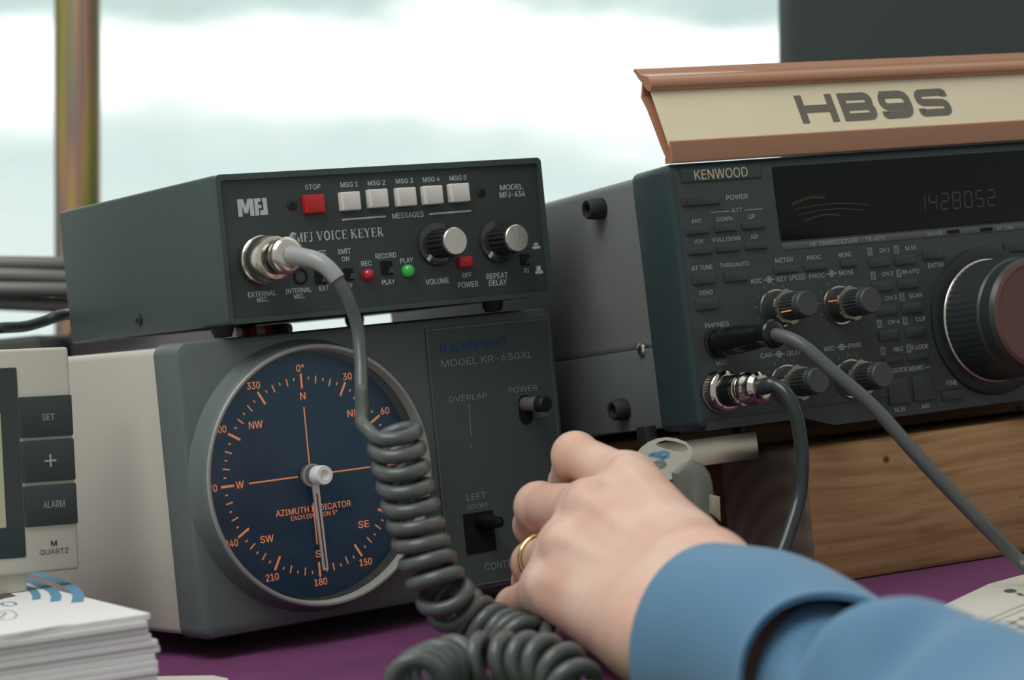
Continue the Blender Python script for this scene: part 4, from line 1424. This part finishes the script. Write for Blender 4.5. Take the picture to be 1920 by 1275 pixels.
finish('cord', to_local(bm), 'cable_grey', t, 60)

# headphone cable
t = thing('headphone_cable', 'grey cable with long black plug in the radio phones socket, running to lower right', 'cable', loc=tuple(on_z(1985, 1120, TZ)))
pe = wg.pt(688, 500, YT - .041)
ps = Vector((PHN.x, YT - .0014, PHN.z))
ax = pe - ps
bm = BM()
lathe_world(bm, FT, ps, ax, [(.0056, 0), (.0062, .001), (.0062, .012), (.0058, .020), (.0050, .030), (.0048, ax.length - .006), (.0058, ax.length - .003), (.0058, ax.length), (.0040, ax.length + .001)], 40)
finish('plug', to_local(bm), 'black_gloss', t, 35)
bm = BM()
lathe_world(bm, FT, ps, ax, [(.0058, ax.length - .0028), (.0062, ax.length - .0020), (.0062, ax.length - .0004), (.0056, ax.length + .0004)], 40, cap0=False, cap1=False)
finish('plug_rim', to_local(bm), 'black_gloss', t, 35)
s0 = FT.mw @ (ps + ax)
y0_ = s0.y
pts = [s0 - (FT.mw.to_3x3() @ ax).normalized() * .003, at(1470, 631, y0_ - .006), at(1505, 648, y0_ - .012), at(1560, 695, y0_ - .016), at(1640, 765, y0_ - .020), at(1725, 860, y0_ - .024), at(1825, 965, y0_ - .026), at(1922, 1062, y0_ - .026)]
e1 = on_z(1990, 1128, TZ + .003)
pts += [at(1962, 1103, (y0_ - .026 + e1.y) / 2), e1, on_z(2060, 1165, TZ + .003), on_z(2120, 1200, TZ + .003)]
q_ = pts[-1]
pts += [q_ + Vector((.012, -.030, .002)), q_ + Vector((.022, -.058, -.030)), q_ + Vector((.026, -.064, -.120)), q_ + Vector((.026, -.060, -.300))]
bm = BM(); add_tube(bm, catmull(pts, 10), .0029, 16)
finish('cord', to_local(bm), 'cable_phone', t, 40)

# microphone cable at the transceiver
t = thing('microphone_cable', 'dark cable with knurled metal plug in the radio mic socket, dropping behind the cuff', 'cable', loc=tuple(on_z(1455, 1080, TZ)))
ps = Vector((MIC.x, YT - .0012, MIC.z)); ax = Vector((0, -1, 0))
bm = BM()
lathe_world(bm, FT, ps, ax, [(.0080, -.0002), (.0086, .0006), (.0086, .0026), (.0088, .0032), (.0088, .0052), (.0080, .0060), (.0068, .0066)], 160, ribs=40, ribamp=.03, ribsel=(1, 2))
lathe_world(bm, FT, ps, ax, [(.0066, .0156), (.0071, .0160), (.0071, .0188), (.0060, .0192), (.0058, .0212), (.0070, .0216), (.0070, .0248), (.0066, .0254), (.0066, .0300), (.0052, .0316), (.0040, .0318)], 48)
plug = finish('plug', to_local(bm), 'chrome', t, 35, 'nickel plug rings')
bm = BM(); lathe_world(bm, FT, ps, ax, [(.0068, .0062), (.0066, .0160)], 48)
finish('plug_body', to_local(bm), 'black_gloss', plug, 35, 'black middle of the plug')
s0 = FT.mw @ (ps + ax * .0312)
y0_ = s0.y
pts = [s0, at(1452, 722, y0_ - .006), at(1474, 738, y0_ - .010), at(1490, 768, y0_ - .012), at(1500, 815, y0_ - .012), at(1504, 870, y0_ - .012), at(1499, 930, y0_ - .013), at(1482, 990, y0_ - .018), at(1462, 1045, y0_ - .024), at(1440, 1090, y0_ - .030), on_z(1405, 1122, TZ + .003), on_z(1350, 1138, TZ + .003), on_z(1280, 1140, TZ + .003)]
bm = BM(); add_tube(bm, catmull(pts, 10), lambda u: .0036 if u < .08 else .0030, 16)
finish('cord', to_local(bm), 'cable_dark', t, 40)

# power lead behind the voice keyer
t = thing('power_lead', 'black lead curving from the back of the voice keyer to the left', 'cable', loc=tuple(at(40, 612, 1.13)))
bk = FM.mw @ Vector((.012, MD, .016))
pts = [bk, bk + Vector((-.012, .02, -.001)), at(112, 592, bk.y + .012), at(80, 603, bk.y + .008), at(45, 612, bk.y), at(0, 615, bk.y - .01), at(-50, 622, bk.y - .005), at(-110, 690, bk.y + .01), at(-150, 800, bk.y + .02)]
q_ = pts[-1]
pts += [Vector((q_.x - .02, q_.y + .01, TZ + .004)), Vector((q_.x - .08, q_.y + .02, TZ + .0028)), Vector((q_.x - .16, q_.y + .01, TZ + .0028))]
bm = BM(); add_tube(bm, catmull(pts, 10), .0027, 14)
finish('cord', to_local(bm), 'cable_dark', t, 40)

# ================================================================== brochures, clock, papers, small things
tip = at(282, 1149, .868)
ST_YAW = 0.43
sx = Vector((math.cos(ST_YAW), math.sin(ST_YAW), 0)); sy = Vector((-sx.y, sx.x, 0))
SW, SD = .21, .232
n_b = 15
th_ = (tip.z - TZ) / n_b
offs = [(0, 0), (-.0016, -.0010), (-.0012, .0002), (-.0003, .0004), (.0019, .0004), (.0026, .0010), (.0005, .0008), (.0010, 0), (.0008, -.0004), (.0002, .0004), (-.0002, 0), (-.0008, .0006), (-.0004, 0), (0, 0), (.0004, 0)]
proto = None
for k in range(n_b):
    z1 = tip.z - k * th_
    dx, dy = offs[k]
    org = tip - sx * (SW - dx) + sy * dy
    mw = Matrix.Translation((org.x, org.y, z1 - th_)) @ Matrix.Rotation(ST_YAW, 4, 'Z')
    if k == 0:
        o = bpy.data.objects.new('brochure', None); COL.objects.link(o); o.matrix_world = mw
        bm = BM(); add_box(bm, 0, SW, 0, SD, .00008, th_ - .00006, .0003, 1)
        cover = finish('pages', bm, 'paper', o, 30)
        tag(o, 'white brochure with printed blue arcs, topmost of its stack below the small clock', 'brochure', 'stacked brochures')
        SF = Frame((0, 0, 0), 0); SF.mw = mw.copy(); SF.inv = mw.inverted(); SF.eye = SF.inv @ EYE
        def sheet(px, py):
            d = SF.inv.to_3x3() @ ray(px, py)
            q = SF.eye + d * ((th_ - SF.eye.z) / d.z)
            return q.x, q.y
        cr = lambda x, y: sheet(x / 5.425, 1040 + y / 5.425)
        sf_ = lambda a, b: Vector((a, b, th_ + .00006))
        bm = BM()
        for P, w0 in (([(785, 484), (800, 420), (770, 365), (700, 315), (560, 255), (430, 210), (330, 175)], .0048), ([(562, 474), (575, 425), (545, 375), (480, 335), (390, 300), (290, 265), (180, 235)], .0042), ([(368, 456), (372, 415), (345, 375), (300, 345), (240, 320), (150, 290)], .0034)):
            strip(bm, [cr(*p) for p in P], w0, sf_)
        finish('blue_arcs', bm, 'blue_ink', cover, 0)
        bm = BM()
        q = [cr(-10, 400), cr(100, 395), cr(165, 420), cr(60, 440), cr(-40, 470)]
        bm.faces.new([bm.verts.new(sf_(*p)) for p in q])
        finish('maroon_print', bm, 'maroon_ink', cover, 0)
        bm = BM()
        strip(bm, [cr(90 + 75 * math.cos(2 * PI * j / 20), 500 + 20 * math.sin(2 * PI * j / 20)) for j in range(20)], .0010, sf_, 0, True)
        finish('oval_print', bm, 'blue_ink', cover, 0)
        bm = BM()
        strip(bm, [cr(70 + 100 * math.cos(2 * PI * j / 24), 615 + 48 * math.sin(2 * PI * j / 24)) for j in range(24)], .0006, sf_, 0, True)
        strip(bm, [cr(0, 600), cr(60, 590), cr(30, 625), cr(0, 640)], .0010, sf_)
        rr = random.Random(3)
        x = -60
        while x < 690:
            L = rr.uniform(8, 26)
            strip(bm, [cr(x, 822 - .155 * x - 4), cr(x + L, 822 - .155 * (x + L) - 4)], .0011, sf_)
            x += L + rr.uniform(4, 14)
        finish('grey_print', bm, 'grey_ink', cover, 0)
    else:
        if proto is None:
            o = bpy.data.objects.new('brochure', None); COL.objects.link(o)
            bm = BM(); add_box(bm, 0, SW, 0, SD, .00008, th_ - .00006, .0003, 1)
            finish('pages', bm, 'paper', o, 30)
            proto = o
            tag(o, 'plain edged white brochure lying in the stack, beneath the one printed with blue arcs', 'brochure', 'stacked brochures')
        else:
            o = proto.copy(); COL.objects.link(o)
            for ch in proto.children:
                c = ch.copy(); c.parent = o; COL.objects.link(c)
        o.matrix_world = mw

# desk clock
pr = at(150, 1067, 1.012)
CY, CRL = 0.52, 0.050
CWD = .150
cm = Matrix.Rotation(CY, 4, 'Z') @ Matrix.Rotation(CRL, 4, 'Y')
org = pr - cm.to_3x3() @ Vector((CWD, 0, 0))
FC = Frame(org, CY, 0, CRL)
t = thing('desk_clock', 'small white digital clock with three dark buttons, standing on the brochure stack', 'clock', FC)
tp_ = FC.on(130, 650, 0)
CH = tp_.z
bm = BM(); add_box(bm, 0, CWD, 0, .019, 0, CH, .0014, 3)
case = finish('case', bm, 'clock_white', t, 35)
wq = Writer(FC, -.0002, 0, 660, 3.1875, -.07)
wq4 = Writer(FC, -.0002, 0, 640, 2.007, -.07)
ld_ = wq.pt(165, 1225); lt_ = wq.pt(104, 92)
lx = (ld_.x + lt_.x) / 2 - .0006
bm = BM(); add_panel_block(bm, rrect(.012, lx, ld_.z, lt_.z, .0008, 3), -.0004, .0006)
scr = finish('display_cover', bm, 'lcd', t, 40)
bm = BM()
a, b = wq.pt(0, 360), wq.pt(28, 1050)
add_panel_block(bm, rrect(.020, (wq.pt(18, 700)).x, b.z, a.z, .0006, 3), -.0006, -.0001)
finish('display', bm, 'lcd_pale', scr, 40)
for x, y, wd_, hh_, s, tx, ty, tw_, th2 in ((283, 384, 318, 256, 'SET', 289, 388, 74, 38), (301, 648, 318, 262, '+', 302, 649, 40, 40), (316, 914, 318, 256, 'ALARM', 323, 909, 128, 42)):
    p = wq.pt(x, y, -.0012)
    a, b = wq.size(x, y, wd_, hh_, -.0012)
    bm = BM(); add_panel_block(bm, rrect(lx + .0003, CWD - .0001, p.z - b / 2 + .0004, p.z + b / 2 - .0004, .0006, 3), -.0014, .0006, .0005)
    k = finish('button', bm, 'clock_key', t, 40)
    bm = BM(); w3 = Writer(FC, -.0015, 0, 660, 3.1875, -.05)
    if s == '+':
        q_ = w3.pt(tx, ty)
        for ex, ez in ((.0025, 0), (0, .0027)):
            strip(bm, [(q_.x - ex, q_.z - ez), (q_.x + ex, q_.z + ez)], .0008, lambda u, v: Vector((u, -.0015, v)), lift=Vector((0, -1, 0)))
    else:
        w3.text(bm, s, tx, ty, tw_, th2, .0)
    finish('lettering', bm, 'print_dim', k, 0)
bm = BM(); wq.text(bm, 'M', 322, 1143, 36, 32, .03); wq.text(bm, 'QUARTZ', 324, 1193, 172, 34, -.005)
finish('lettering', bm, 'print_black', case, 0)
fz = FC.loc((pr.x - .045, pr.y - .03, tip.z + .0002)).z
fx = wq4.pt(102, 900, .003).x
bm = BM(); add_box(bm, .035, fx, .003, .017, fz, .001, .001, 2)
for v in bm.verts:
    if v.co.z < fz + .0015:                      # sole of the foot follows the sheet it stands on
        w_ = FC.mw @ v.co
        v.co.z += (tip.z + .0002 - w_.z) / math.cos(CRL)
finish('foot', bm, 'clock_white', t, 35)

# form sheet at the right, small slip at the front
q = [on_z(x, y, TZ) for x, y in ((1740, 1152), (1753, 1145), (1854, 1097), (1990, 1060), (2080, 1150), (1930, 1300), (1800, 1330))]
t = bpy.data.objects.new('form_sheet', None); COL.objects.link(t); t.location = (q[2].x, q[2].y, TZ)
tag(t, 'off-white printed form sheet lying on the purple cloth beside the blue sleeve', 'paper')
q = [on_z(x, y, TZ) - t.location for x, y in ((1720, 1162), (1753, 1145), (1854, 1097), (1990, 1060), (2080, 1150), (1930, 1300), (1800, 1330))]
bm = BM(); add_prism(bm, [(p.x, p.y) for p in q], lambda a, b, d: Vector((a, b, d)), .0001, .0005)
sh = finish('sheet', bm, 'paper_aged', t, 0)
def fp(x, y):
    p = on_z(1700 + x / 7.08, 1060 + y / 7.08, TZ + .0005) - t.location
    return p.x, p.y
ff = lambda a, b: Vector((a, b, .00062))
bm = BM()
for P in ([(960, 770), (1558, 520)], [(1130, 765), (1700, 530)], [(1010, 745), (1140, 775)], [(1140, 775), (1190, 850)], [(1320, 735), (1450, 800)], [(1240, 880), (1330, 930)], [(1180, 850), (1420, 760), (1700, 620)], [(1260, 920), (1700, 740)], [(1330, 960), (1700, 820)], [(1400, 740), (1620, 880)], [(1500, 690), (1720, 820)]):
    strip(bm, [fp(*p) for p in P], .0012, ff)
for x, y, L in ((780, 640, 40), (810, 655, 60), (720, 690, 40), (1270, 830, 60), (1360, 850, 80), (1480, 830, 90), (1340, 910, 90)):
    strip(bm, [fp(x, y), fp(x + L, y + 8)], .0012, ff)
finish('form_lines', bm, 'form_ink', sh, 0)
bm = BM()
bm.faces.new([bm.verts.new(ff(*fp(1375 + 85 * math.cos(2 * PI * j / 24), 342 + 26 * math.sin(2 * PI * j / 24)))) for j in range(24)])
for x, y, L in ((1455, 372, 70), (1470, 385, 80), (1490, 400, 80)):
    strip(bm, [fp(x, y), fp(x + L, y + 6)], .0014, ff)
finish('emblem_print', bm, 'print_dark', sh, 0)
bm = BM()
q = [on_z(x, y, TZ) for x, y in ((270, 1271), (400, 1269), (428, 1275), (420, 1330), (250, 1340))]
add_prism(bm, [(p.x, p.y) for p in q], lambda a, b, d: Vector((a, b, d)), TZ + .0001, TZ + .0006)
tag(finish('paper_slip', bm, 'paper_aged', None, 0), 'thin slip of off-white paper at the front, beside the brochure stack', 'paper')

# striped pen between the two stacked boxes
zc_ = KH - .0015 + .0027
a, b = FK.on(506, 607, .040), FK.on(600, 599, .040)
pm = FK.mw @ Matrix.Translation((a.x, .040 + .03, zc_ + .0004))
t = thing('striped_pen', 'white pen with red and black bands lying in the gap under the voice keyer', 'pen', mw=pm)
Lp = b.x - a.x
xs = [FK.on(x, 605, .040).x - a.x for x in (506, 509, 512, 520, 525, 537, 552, 566, 587, 594, 596, 599)]
ax = Vector((1, -.10, 0)).normalized()
bm = BM(); add_lathe(bm, (0, 0, 0), ax, [(.0014, 0), (.0026, xs[1]), (.0026, xs[2])], 24)
add_lathe(bm, (0, 0, 0), ax, [(.0026, xs[5]), (.0026, xs[6])], 24)
add_lathe(bm, (0, 0, 0), ax, [(.0026, xs[9]), (.0026, xs[11]), (.0022, xs[11] + .001)], 24)
body = finish('barrel', bm, 'pen_white', t, 35)
for i0, m in ((2, 'pen_red'), (3, 'pen_black'), (4, 'pen_red'), (6, 'pen_red'), (7, 'pen_black'), (8, 'pen_red')):
    bm = BM(); add_lathe(bm, (0, 0, 0), ax, [(.00265, xs[i0]), (.00265, xs[i0 + 1])], 24)
    finish('band', bm, m, body, 35, 'red band' if m == 'pen_red' else 'black band')

# equipment and coiled grey cable behind, at the left
zt_ = at(60, 630, 1.36).z
rx_ = at(80, 640, 1.34).x
bm = BM(); add_box(bm, rx_ - .22, rx_, 1.34, 1.50, TZ, zt_, .004, 2)
tag(finish('equipment_case', bm, 'psu'), 'charcoal equipment case behind the clock, with a coil of grey cable on it', 'equipment case')
x2 = at(136, 640, 1.37).x
z2 = at(100, 617, 1.40).z
bm = BM(); add_box(bm, rx_ + .003, rx_ + .12, 1.40, 1.52, TZ, z2, .004, 2)
tag(finish('equipment_case', bm, 'psu2'), 'mauve-grey equipment case seen between the charcoal case and the voice keyer', 'equipment case')
cc = at(75, 566, 1.43)
t = thing('cable_coil', 'loose coil of grey cable lying on the charcoal case before the window', 'cable', loc=(cc.x, cc.y, zt_))
bm = BM()
pts = []
NT = 5
for k in range(NT * 40):
    th = 2 * PI * k / 40
    u = k / 40
    rx = .095 + .006 * math.sin(1.7 * u * 2)
    ry = .070 + .006 * math.cos(2.3 * u * 2)
    z = .0055 + u * .0054
    x, y = rx * math.cos(th) + .004 * math.sin(3 * u), ry * math.sin(th)
    pts.append(Vector((x - .012, y, z + .0 - x * .13 + .0025 * math.sin(th * .5 + u))))
zmin = min(p.z for p in pts)
for p in pts:
    p.z += .0041 - zmin
add_tube(bm, pts, .0040, 12)
finish('loops', bm, 'cable_mid', t, 60)

# grey gadget with metal lever plate, behind the hand
gp = lambda x, y: (1160 + x / 5.797, 790 + y / 5.797)
GY = 1.004
g0 = at(*gp(800, 1275), GY); g0.z = TZ
FG = Frame(g0, 0.10, 0)
t = thing('desk_gadget', 'grey plastic desk gadget with shiny metal lever plate, half hidden behind the hand', 'gadget', FG)
def gpt(x, y, y0=0.0):
    q = FG.on(*gp(x, y), y0)
    return (q.x, q.z)
bm = BM()
P = [gpt(600, 560), gpt(700, 470), gpt(790, 430), gpt(880, 448), gpt(960, 500), gpt(1015, 580), gpt(1040, 690), gpt(1055, 800), gpt(1060, 1000)]
P += [(P[-1][0] + .002, .0), (P[0][0] - .004, .0)]
add_panel_block(bm, P, 0, .030, .004)
finish('body', bm, 'gadget', t, 40)
bm = BM()
P = [gpt(985, 795, -.001), gpt(1108, 822, -.001), gpt(1118, 1100, -.001), gpt(985, 1000, -.001)]
add_panel_block(bm, P, -.001, .012, .0015)
finish('latch', bm, 'gadget_pale', t, 40)
FP = Frame(FG.mw @ Vector((0, -.004, 0)), 0.10, -0.15)
bm = BM()
out = [(185, 385), (205, 330), (250, 278), (320, 225), (410, 188), (520, 172), (630, 186), (730, 222), (790, 280), (805, 345), (775, 420), (735, 490), (690, 560), (650, 620), (520, 640), (330, 560), (210, 460)]
hol = [(400, 250), (440, 222), (505, 204), (600, 216), (700, 244), (735, 262), (748, 300), (735, 322), (690, 336), (600, 322), (500, 296), (420, 268)]
def fpp(x, y, y0=0.0):
    q = FP.on(*gp(x, y), y0)
    return (q.x, q.z)
ov = [fpp(*p) for p in out]; hv = [fpp(*p) for p in hol]
for yy in (0, .0016):
    vo = [bm.verts.new((x, yy, z)) for x, z in ov]
    vh = [bm.verts.new((x, yy, z)) for x, z in hv]
    eds = [bm.edges.new((vo[i], vo[(i + 1) % len(vo)])) for i in range(len(vo))] + [bm.edges.new((vh[i], vh[(i + 1) % len(vh)])) for i in range(len(vh))]
    bmesh.ops.triangle_fill(bm, use_beauty=True, use_dissolve=False, edges=eds)
    if yy == 0:
        v0o, v0h = vo, vh
    else:
        for A, B in ((v0o, vo), (v0h, vh)):
            for i in range(len(A)):
                j = (i + 1) % len(A)
                bm.faces.new((A[i], A[j], B[j], B[i]))
bmesh.ops.transform(bm, matrix=FG.inv @ FP.mw, verts=bm.verts[:])
plate = finish('lever_plate', bm, 'plug', t, 30, 'shiny metal lever plate')
bm = BM()
for P in ([(330, 375), (400, 345), (450, 372), (520, 378)], [(430, 345), (500, 330), (540, 350), (535, 385), (470, 400)], [(350, 360), (420, 385), (500, 410)]):
    strip(bm, [fpp(*p) for p in P], .0013, lambda a, b: Vector((a, -.0003, b)))
bmesh.ops.transform(bm, matrix=FG.inv @ FP.mw, verts=bm.verts[:])
finish('blue_print', bm, 'blue_ink', plate, 0)
bm = BM()
strip(bm, [fpp(445 + 55 * math.cos(2 * PI * j / 20), 470 + 26 * math.sin(2 * PI * j / 20)) for j in range(20)], .0016, lambda a, b: Vector((a, -.0004, b)), 0, True)
bmesh.ops.transform(bm, matrix=FG.inv @ FP.mw, verts=bm.verts[:])
finish('eyelet', bm, 'steel', plate, 0)

# ================================================================== person: left hand and forearm in a blue sleeve
def sd_cap(P, a, b, ra, rb):
    a, b = np.array(a), np.array(b)
    ba = b - a
    t = np.clip(((P - a) @ ba) / (ba @ ba), 0, 1)
    return np.linalg.norm(P - (a + t[..., None] * ba), axis=-1) - (ra + (rb - ra) * t)
def sd_sph(P, a, r):
    return np.linalg.norm(P - np.array(a), axis=-1) - r
def smin(a, b, k):
    h = np.clip(0.5 + 0.5 * (b - a) / k, 0, 1)
    return b + (a - b) * h - k * h * (1 - h)
def surface_nets(F, org, h):
    S = F < 0
    nx, ny, nz = F.shape
    acc = np.zeros((nx - 1, ny - 1, nz - 1, 3)); cnt = np.zeros((nx - 1, ny - 1, nz - 1))
    c8 = [(i, j, k) for i in (0, 1) for j in (0, 1) for k in (0, 1)]
    sl = lambda A, c: A[c[0]:nx - 1 + c[0], c[1]:ny - 1 + c[1], c[2]:nz - 1 + c[2]]
    for a in c8:
        for ax in range(3):
            if a[ax]:
                continue
            b = list(a); b[ax] = 1
            m = sl(S, a) != sl(S, b)
            fa, fb = sl(F, a), sl(F, b)
            with np.errstate(divide='ignore', invalid='ignore'):
                t = np.where(m, fa / (fa - fb), 0)
            for q in range(3):
                acc[..., q] += np.where(m, a[q] + (t if q == ax else 0), 0)
            cnt += m
    act = cnt > 0
    idx = -np.ones(act.shape, int)
    idx[act] = np.arange(act.sum())
    ijk = np.argwhere(act)
    V = (ijk + acc[act] / cnt[act][:, None]) * h + org
    Q = []
    for ax in range(3):
        u, v = [q for q in range(3) if q != ax]
        lo = [slice(None)] * 3; hi = [slice(None)] * 3
        lo[ax] = slice(0, -1); hi[ax] = slice(1, None)
        m = S[tuple(lo)] != S[tuple(hi)]
        for e in np.argwhere(m):
            if e[u] < 1 or e[v] < 1 or e[u] >= act.shape[u] or e[v] >= act.shape[v] or e[ax] >= act.shape[ax]:
                continue
            c = []
            for du, dv in ((-1, -1), (0, -1), (0, 0), (-1, 0)):
                g = e.copy(); g[u] += du; g[v] += dv
                c.append(idx[tuple(g)])
            if min(c) >= 0:
                Q.append(c)
    return V, Q
A3 = lambda px, py, y: np.array(at(px, py, y))
# joints: index, middle, ring, little (knuckle, middle joint, end joint, tip)
J = {
    'index': [(1180, 906, .920), (1079, 854, .955), (1066, 905, .984), (1090, 948, .990)],
    'middle': [(1110, 958, .906), (1011, 950, .953), (1003, 985, .974), (1030, 1025, .986)],
    'ring': [(1064, 1030, .899), (1000, 1056, .946), (996, 1092, .970), (1028, 1116, .976)],
    'little': [(1028, 1104, .898), (966, 1138, .932), (974, 1166, .950), (1010, 1172, .956)],
}
RAD = {'index': (.0110, .0091, .0080, .0068), 'middle': (.0114, .0095, .0086, .0070), 'ring': (.0107, .0084, .0076, .0064), 'little': (.0097, .0075, .0068, .0058)}
WR = {'index': (1318, 1085, .838), 'middle': (1300, 1120, .830), 'ring': (1272, 1158, .826), 'little': (1240, 1198, .812)}
lo = np.array([1e9] * 3); hi = -lo
pts_all = [A3(*p) for L in J.values() for p in L] + [A3(*p) for p in WR.values()] + [A3(1560, 1330, .73)]
for p in pts_all:
    lo = np.minimum(lo, p - .033); hi = np.maximum(hi, p + .033)
HS = .0012
dims = np.ceil((hi - lo) / HS).astype(int)
gx, gy, gz = [lo[i] + HS * np.arange(dims[i]) for i in range(3)]
P = np.stack(np.meshgrid(gx, gy, gz, indexing='ij'), -1)
away = np.array(_fw)
palm = None
for f in J:
    k0, w0 = A3(*J[f][0]), A3(*WR[f])
    d = sd_cap(P, w0 + away * .004, k0 + away * .003, .0152, RAD[f][0] + .0010)
    palm = d if palm is None else smin(palm, d, .010)
# fleshy palm side under the metacarpals and ball of the thumb
palm = smin(palm, sd_cap(P, A3(1290, 1130, .848), A3(1130, 1010, .938), .0175, .012), .010)
palm = smin(palm, sd_cap(P, A3(1235, 1196, .820), A3(1085, 1130, .918), .0150, .0102), .010)
# forearm: two bones side by side, flattened
fa = smin(sd_cap(P, A3(1322, 1100, .835), A3(1580, 1290, .765), .0175, .0185), sd_cap(P, A3(1262, 1176, .830), A3(1530, 1352, .768), .0168, .0175), .012)
palm = smin(palm, fa, .016)
fing = None
for f in J:
    Q4 = [A3(*p) for p in J[f]]
    R4 = RAD[f]
    d = sd_cap(P, Q4[0], Q4[1], R4[0] * .93, R4[1] * .97)
    d = smin(d, sd_sph(P, Q4[1], R4[1] * 1.02), .002)
    d = smin(d, sd_cap(P, Q4[1], Q4[2], R4[1] * .96, R4[2]), .003)
    d = smin(d, sd_cap(P, Q4[2], Q4[3], R4[2], R4[3]), .003)
    fing = d if fing is None else smin(fing, d, .0012)
# thumb, under the index finger
th4 = [A3(1290, 1035, .866), A3(1215, 985, .945), A3(1150, 945, .975), A3(1105, 940, .988)]
d = smin(sd_cap(P, th4[0], th4[1], .0135, .0105), smin(sd_cap(P, th4[1], th4[2], .0103, .0094), sd_cap(P, th4[2], th4[3], .0092, .0080), .003), .004)
body = smin(smin(palm, fing, .0042), d, .006)
# knuckle heads and extensor tendons standing slightly proud on the back of the hand
toward = -away
for f, r in (('index', .0092), ('middle', .0100), ('ring', .0091), ('little', .0082)):
    k0 = A3(*J[f][0])
    body = smin(body, sd_sph(P, k0 + toward * .0064 + np.array((-.0008, 0, .0022)), r), .0022)
    w0 = A3(*WR[f])
    m0 = k0 + (w0 - k0) * .55
    body = smin(body, sd_cap(P, k0 + toward * .0135 + np.array((0, 0, .004)), m0 + toward * .0150 + np.array((0, 0, .005)), .0034, .0018), .0030)
V, Q = surface_nets(body, lo, HS)
t = thing('person', 'hand reaching from a blue shirt cuff to the dial control box, wearing a gold ring', 'person', loc=tuple(at(1560, 1330, .73)))
off = np.array(t.location)
me = bpy.data.meshes.new('body')
me.from_pydata([tuple(v) for v in V - off], [], [tuple(q) for q in Q])
me.update()
bm = BM(); bm.from_mesh(me); bpy.data.meshes.remove(me)
for _ in range(2):
    bmesh.ops.smooth_vert(bm, verts=bm.verts[:], factor=.5, use_axis_x=True, use_axis_y=True, use_axis_z=True)
finish('body', bm, 'skin', t, 180)
# wedding ring on the ring finger
r0, r1 = A3(*J['ring'][0]), A3(*J['ring'][1])
rc = r0 + (r1 - r0) * .70
rax = Vector(r1 - r0).normalized()
bm = BM()
R_ = .0095
add_lathe(bm, Vector(rc) - t.location, rax, [(R_, -.0010), (R_ + .0006, -.0008), (R_ + .0009, 0), (R_ + .0006, .0008), (R_, .0010), (R_ - .0004, 0), (R_, -.0010)], 48, cap0=False, cap1=False)
finish('finger_ring', bm, 'gold', t, 60, 'thin gold wedding ring')

# sleeve: cuff band and gathered sleeve as thick cloth tubes
def lump(u, th, u0, t0, su, st_, amp):
    dt = (th - t0 + PI) % (2 * PI) - PI
    return amp * math.exp(-((u - u0) / su) ** 2 - (dt / st_) ** 2)
def cloth_tube(name, cen, rad, thick, nseg=128, per=14, shear=0.0, flat=.86):
    C_ = catmull(cen, per)
    T_, U_ = frames(C_)
    n = len(C_)
    bm = BM()
    def ring(i, inset):
        t_ = T_[i]
        # local axes: "up" across the sleeve as seen, and depth
        up = (CAM_U * .98 + CAM_R * .18).normalized()       # the hems hang nearly upright rather than square to the arm
        sd = t_.cross(up).normalized()
        u = i / (n - 1)
        out = []
        for k in range(nseg):
            th = 2 * PI * k / nseg
            r = rad(u, th) - inset
            out.append(bm.verts.new(C_[i] - t.location + (up * math.sin(th) + sd * math.cos(th) * flat) * r - t_ * (shear * u * u * max(0, math.cos(th - .15)))))
        return out
    outer = [ring(i, 0) for i in range(n)]
    inner = [ring(i, thick) for i in range(n)]
    for Rg, rev in ((outer, False), (inner, True)):
        for A_, B_ in zip(Rg, Rg[1:]):
            for k in range(nseg):
                j = (k + 1) % nseg
                bm.faces.new((A_[k], A_[j], B_[j], B_[k]) if not rev else (A_[k], B_[k], B_[j], A_[j]))
    for e in (0, -1):
        for k in range(nseg):
            j = (k + 1) % nseg
            bm.faces.new((outer[e][k], inner[e][k], inner[e][j], outer[e][j]))
    return finish(name, bm, 'sleeve', t, 75)
def lump(u, th, u0, t0, su, st_, amp):
    dt = (th - t0 + PI) % (2 * PI) - PI
    return amp * math.exp(-((u - u0) / su) ** 2 - (dt / st_) ** 2)
cuff_c = [at(1330, 1218, .815), at(1430, 1230, .790), at(1522, 1274, .765), at(1612, 1336, .740)]
def cuff_r(u, th):
    return .0380 - .0046 * u + lump(u, th, 1, .75, .15, .6, .0020) + .0010 * math.sin(2 * th + .6) + .0008 * math.sin(3 * th + 2 * u) + .0008 * math.exp(-((u - 1) / .05) ** 2)
cloth_tube('cuff', cuff_c, cuff_r, .0022, shear=.024)
slv_c = [at(1530, 1284, .764), at(1592, 1322, .747), at(1645, 1352, .730), at(1720, 1395, .705), at(1840, 1465, .670), at(2000, 1575, .62), at(2200, 1730, .55)]
def slv_r(u, th):
    u = (6 * u - 1) / 5
    k = min(1, max(0, (u - .06) / .26))
    k = k * k * (3 - 2 * k)
    base = .0275 + .0125 * k + .002 * u
    w = 0
    for (u0, t0, su, st_, a) in ((.10, .82, .11, .40, -.0150), (.02, .15, .12, .40, .0030), (.36, .80, .06, .5, .0030), (.24, -.55, .08, .6, .003), (.20, 2.0, .05, .4, -.003), (.27, 1.35, .05, .35, -.0045), (.33, .55, .06, .5, .0035), (.36, 1.9, .06, .4, -.0035), (.42, 1.2, .06, .45, .0035), (.50, .75, .05, .5, -.0055), (.58, 1.5, .08, .5, .003), (.66, 1.0, .08, .5, -.004)):
        w += lump(u, th, u0, t0, su, st_, a)
    return base + w
cloth_tube('sleeve', slv_c, slv_r, .0020)
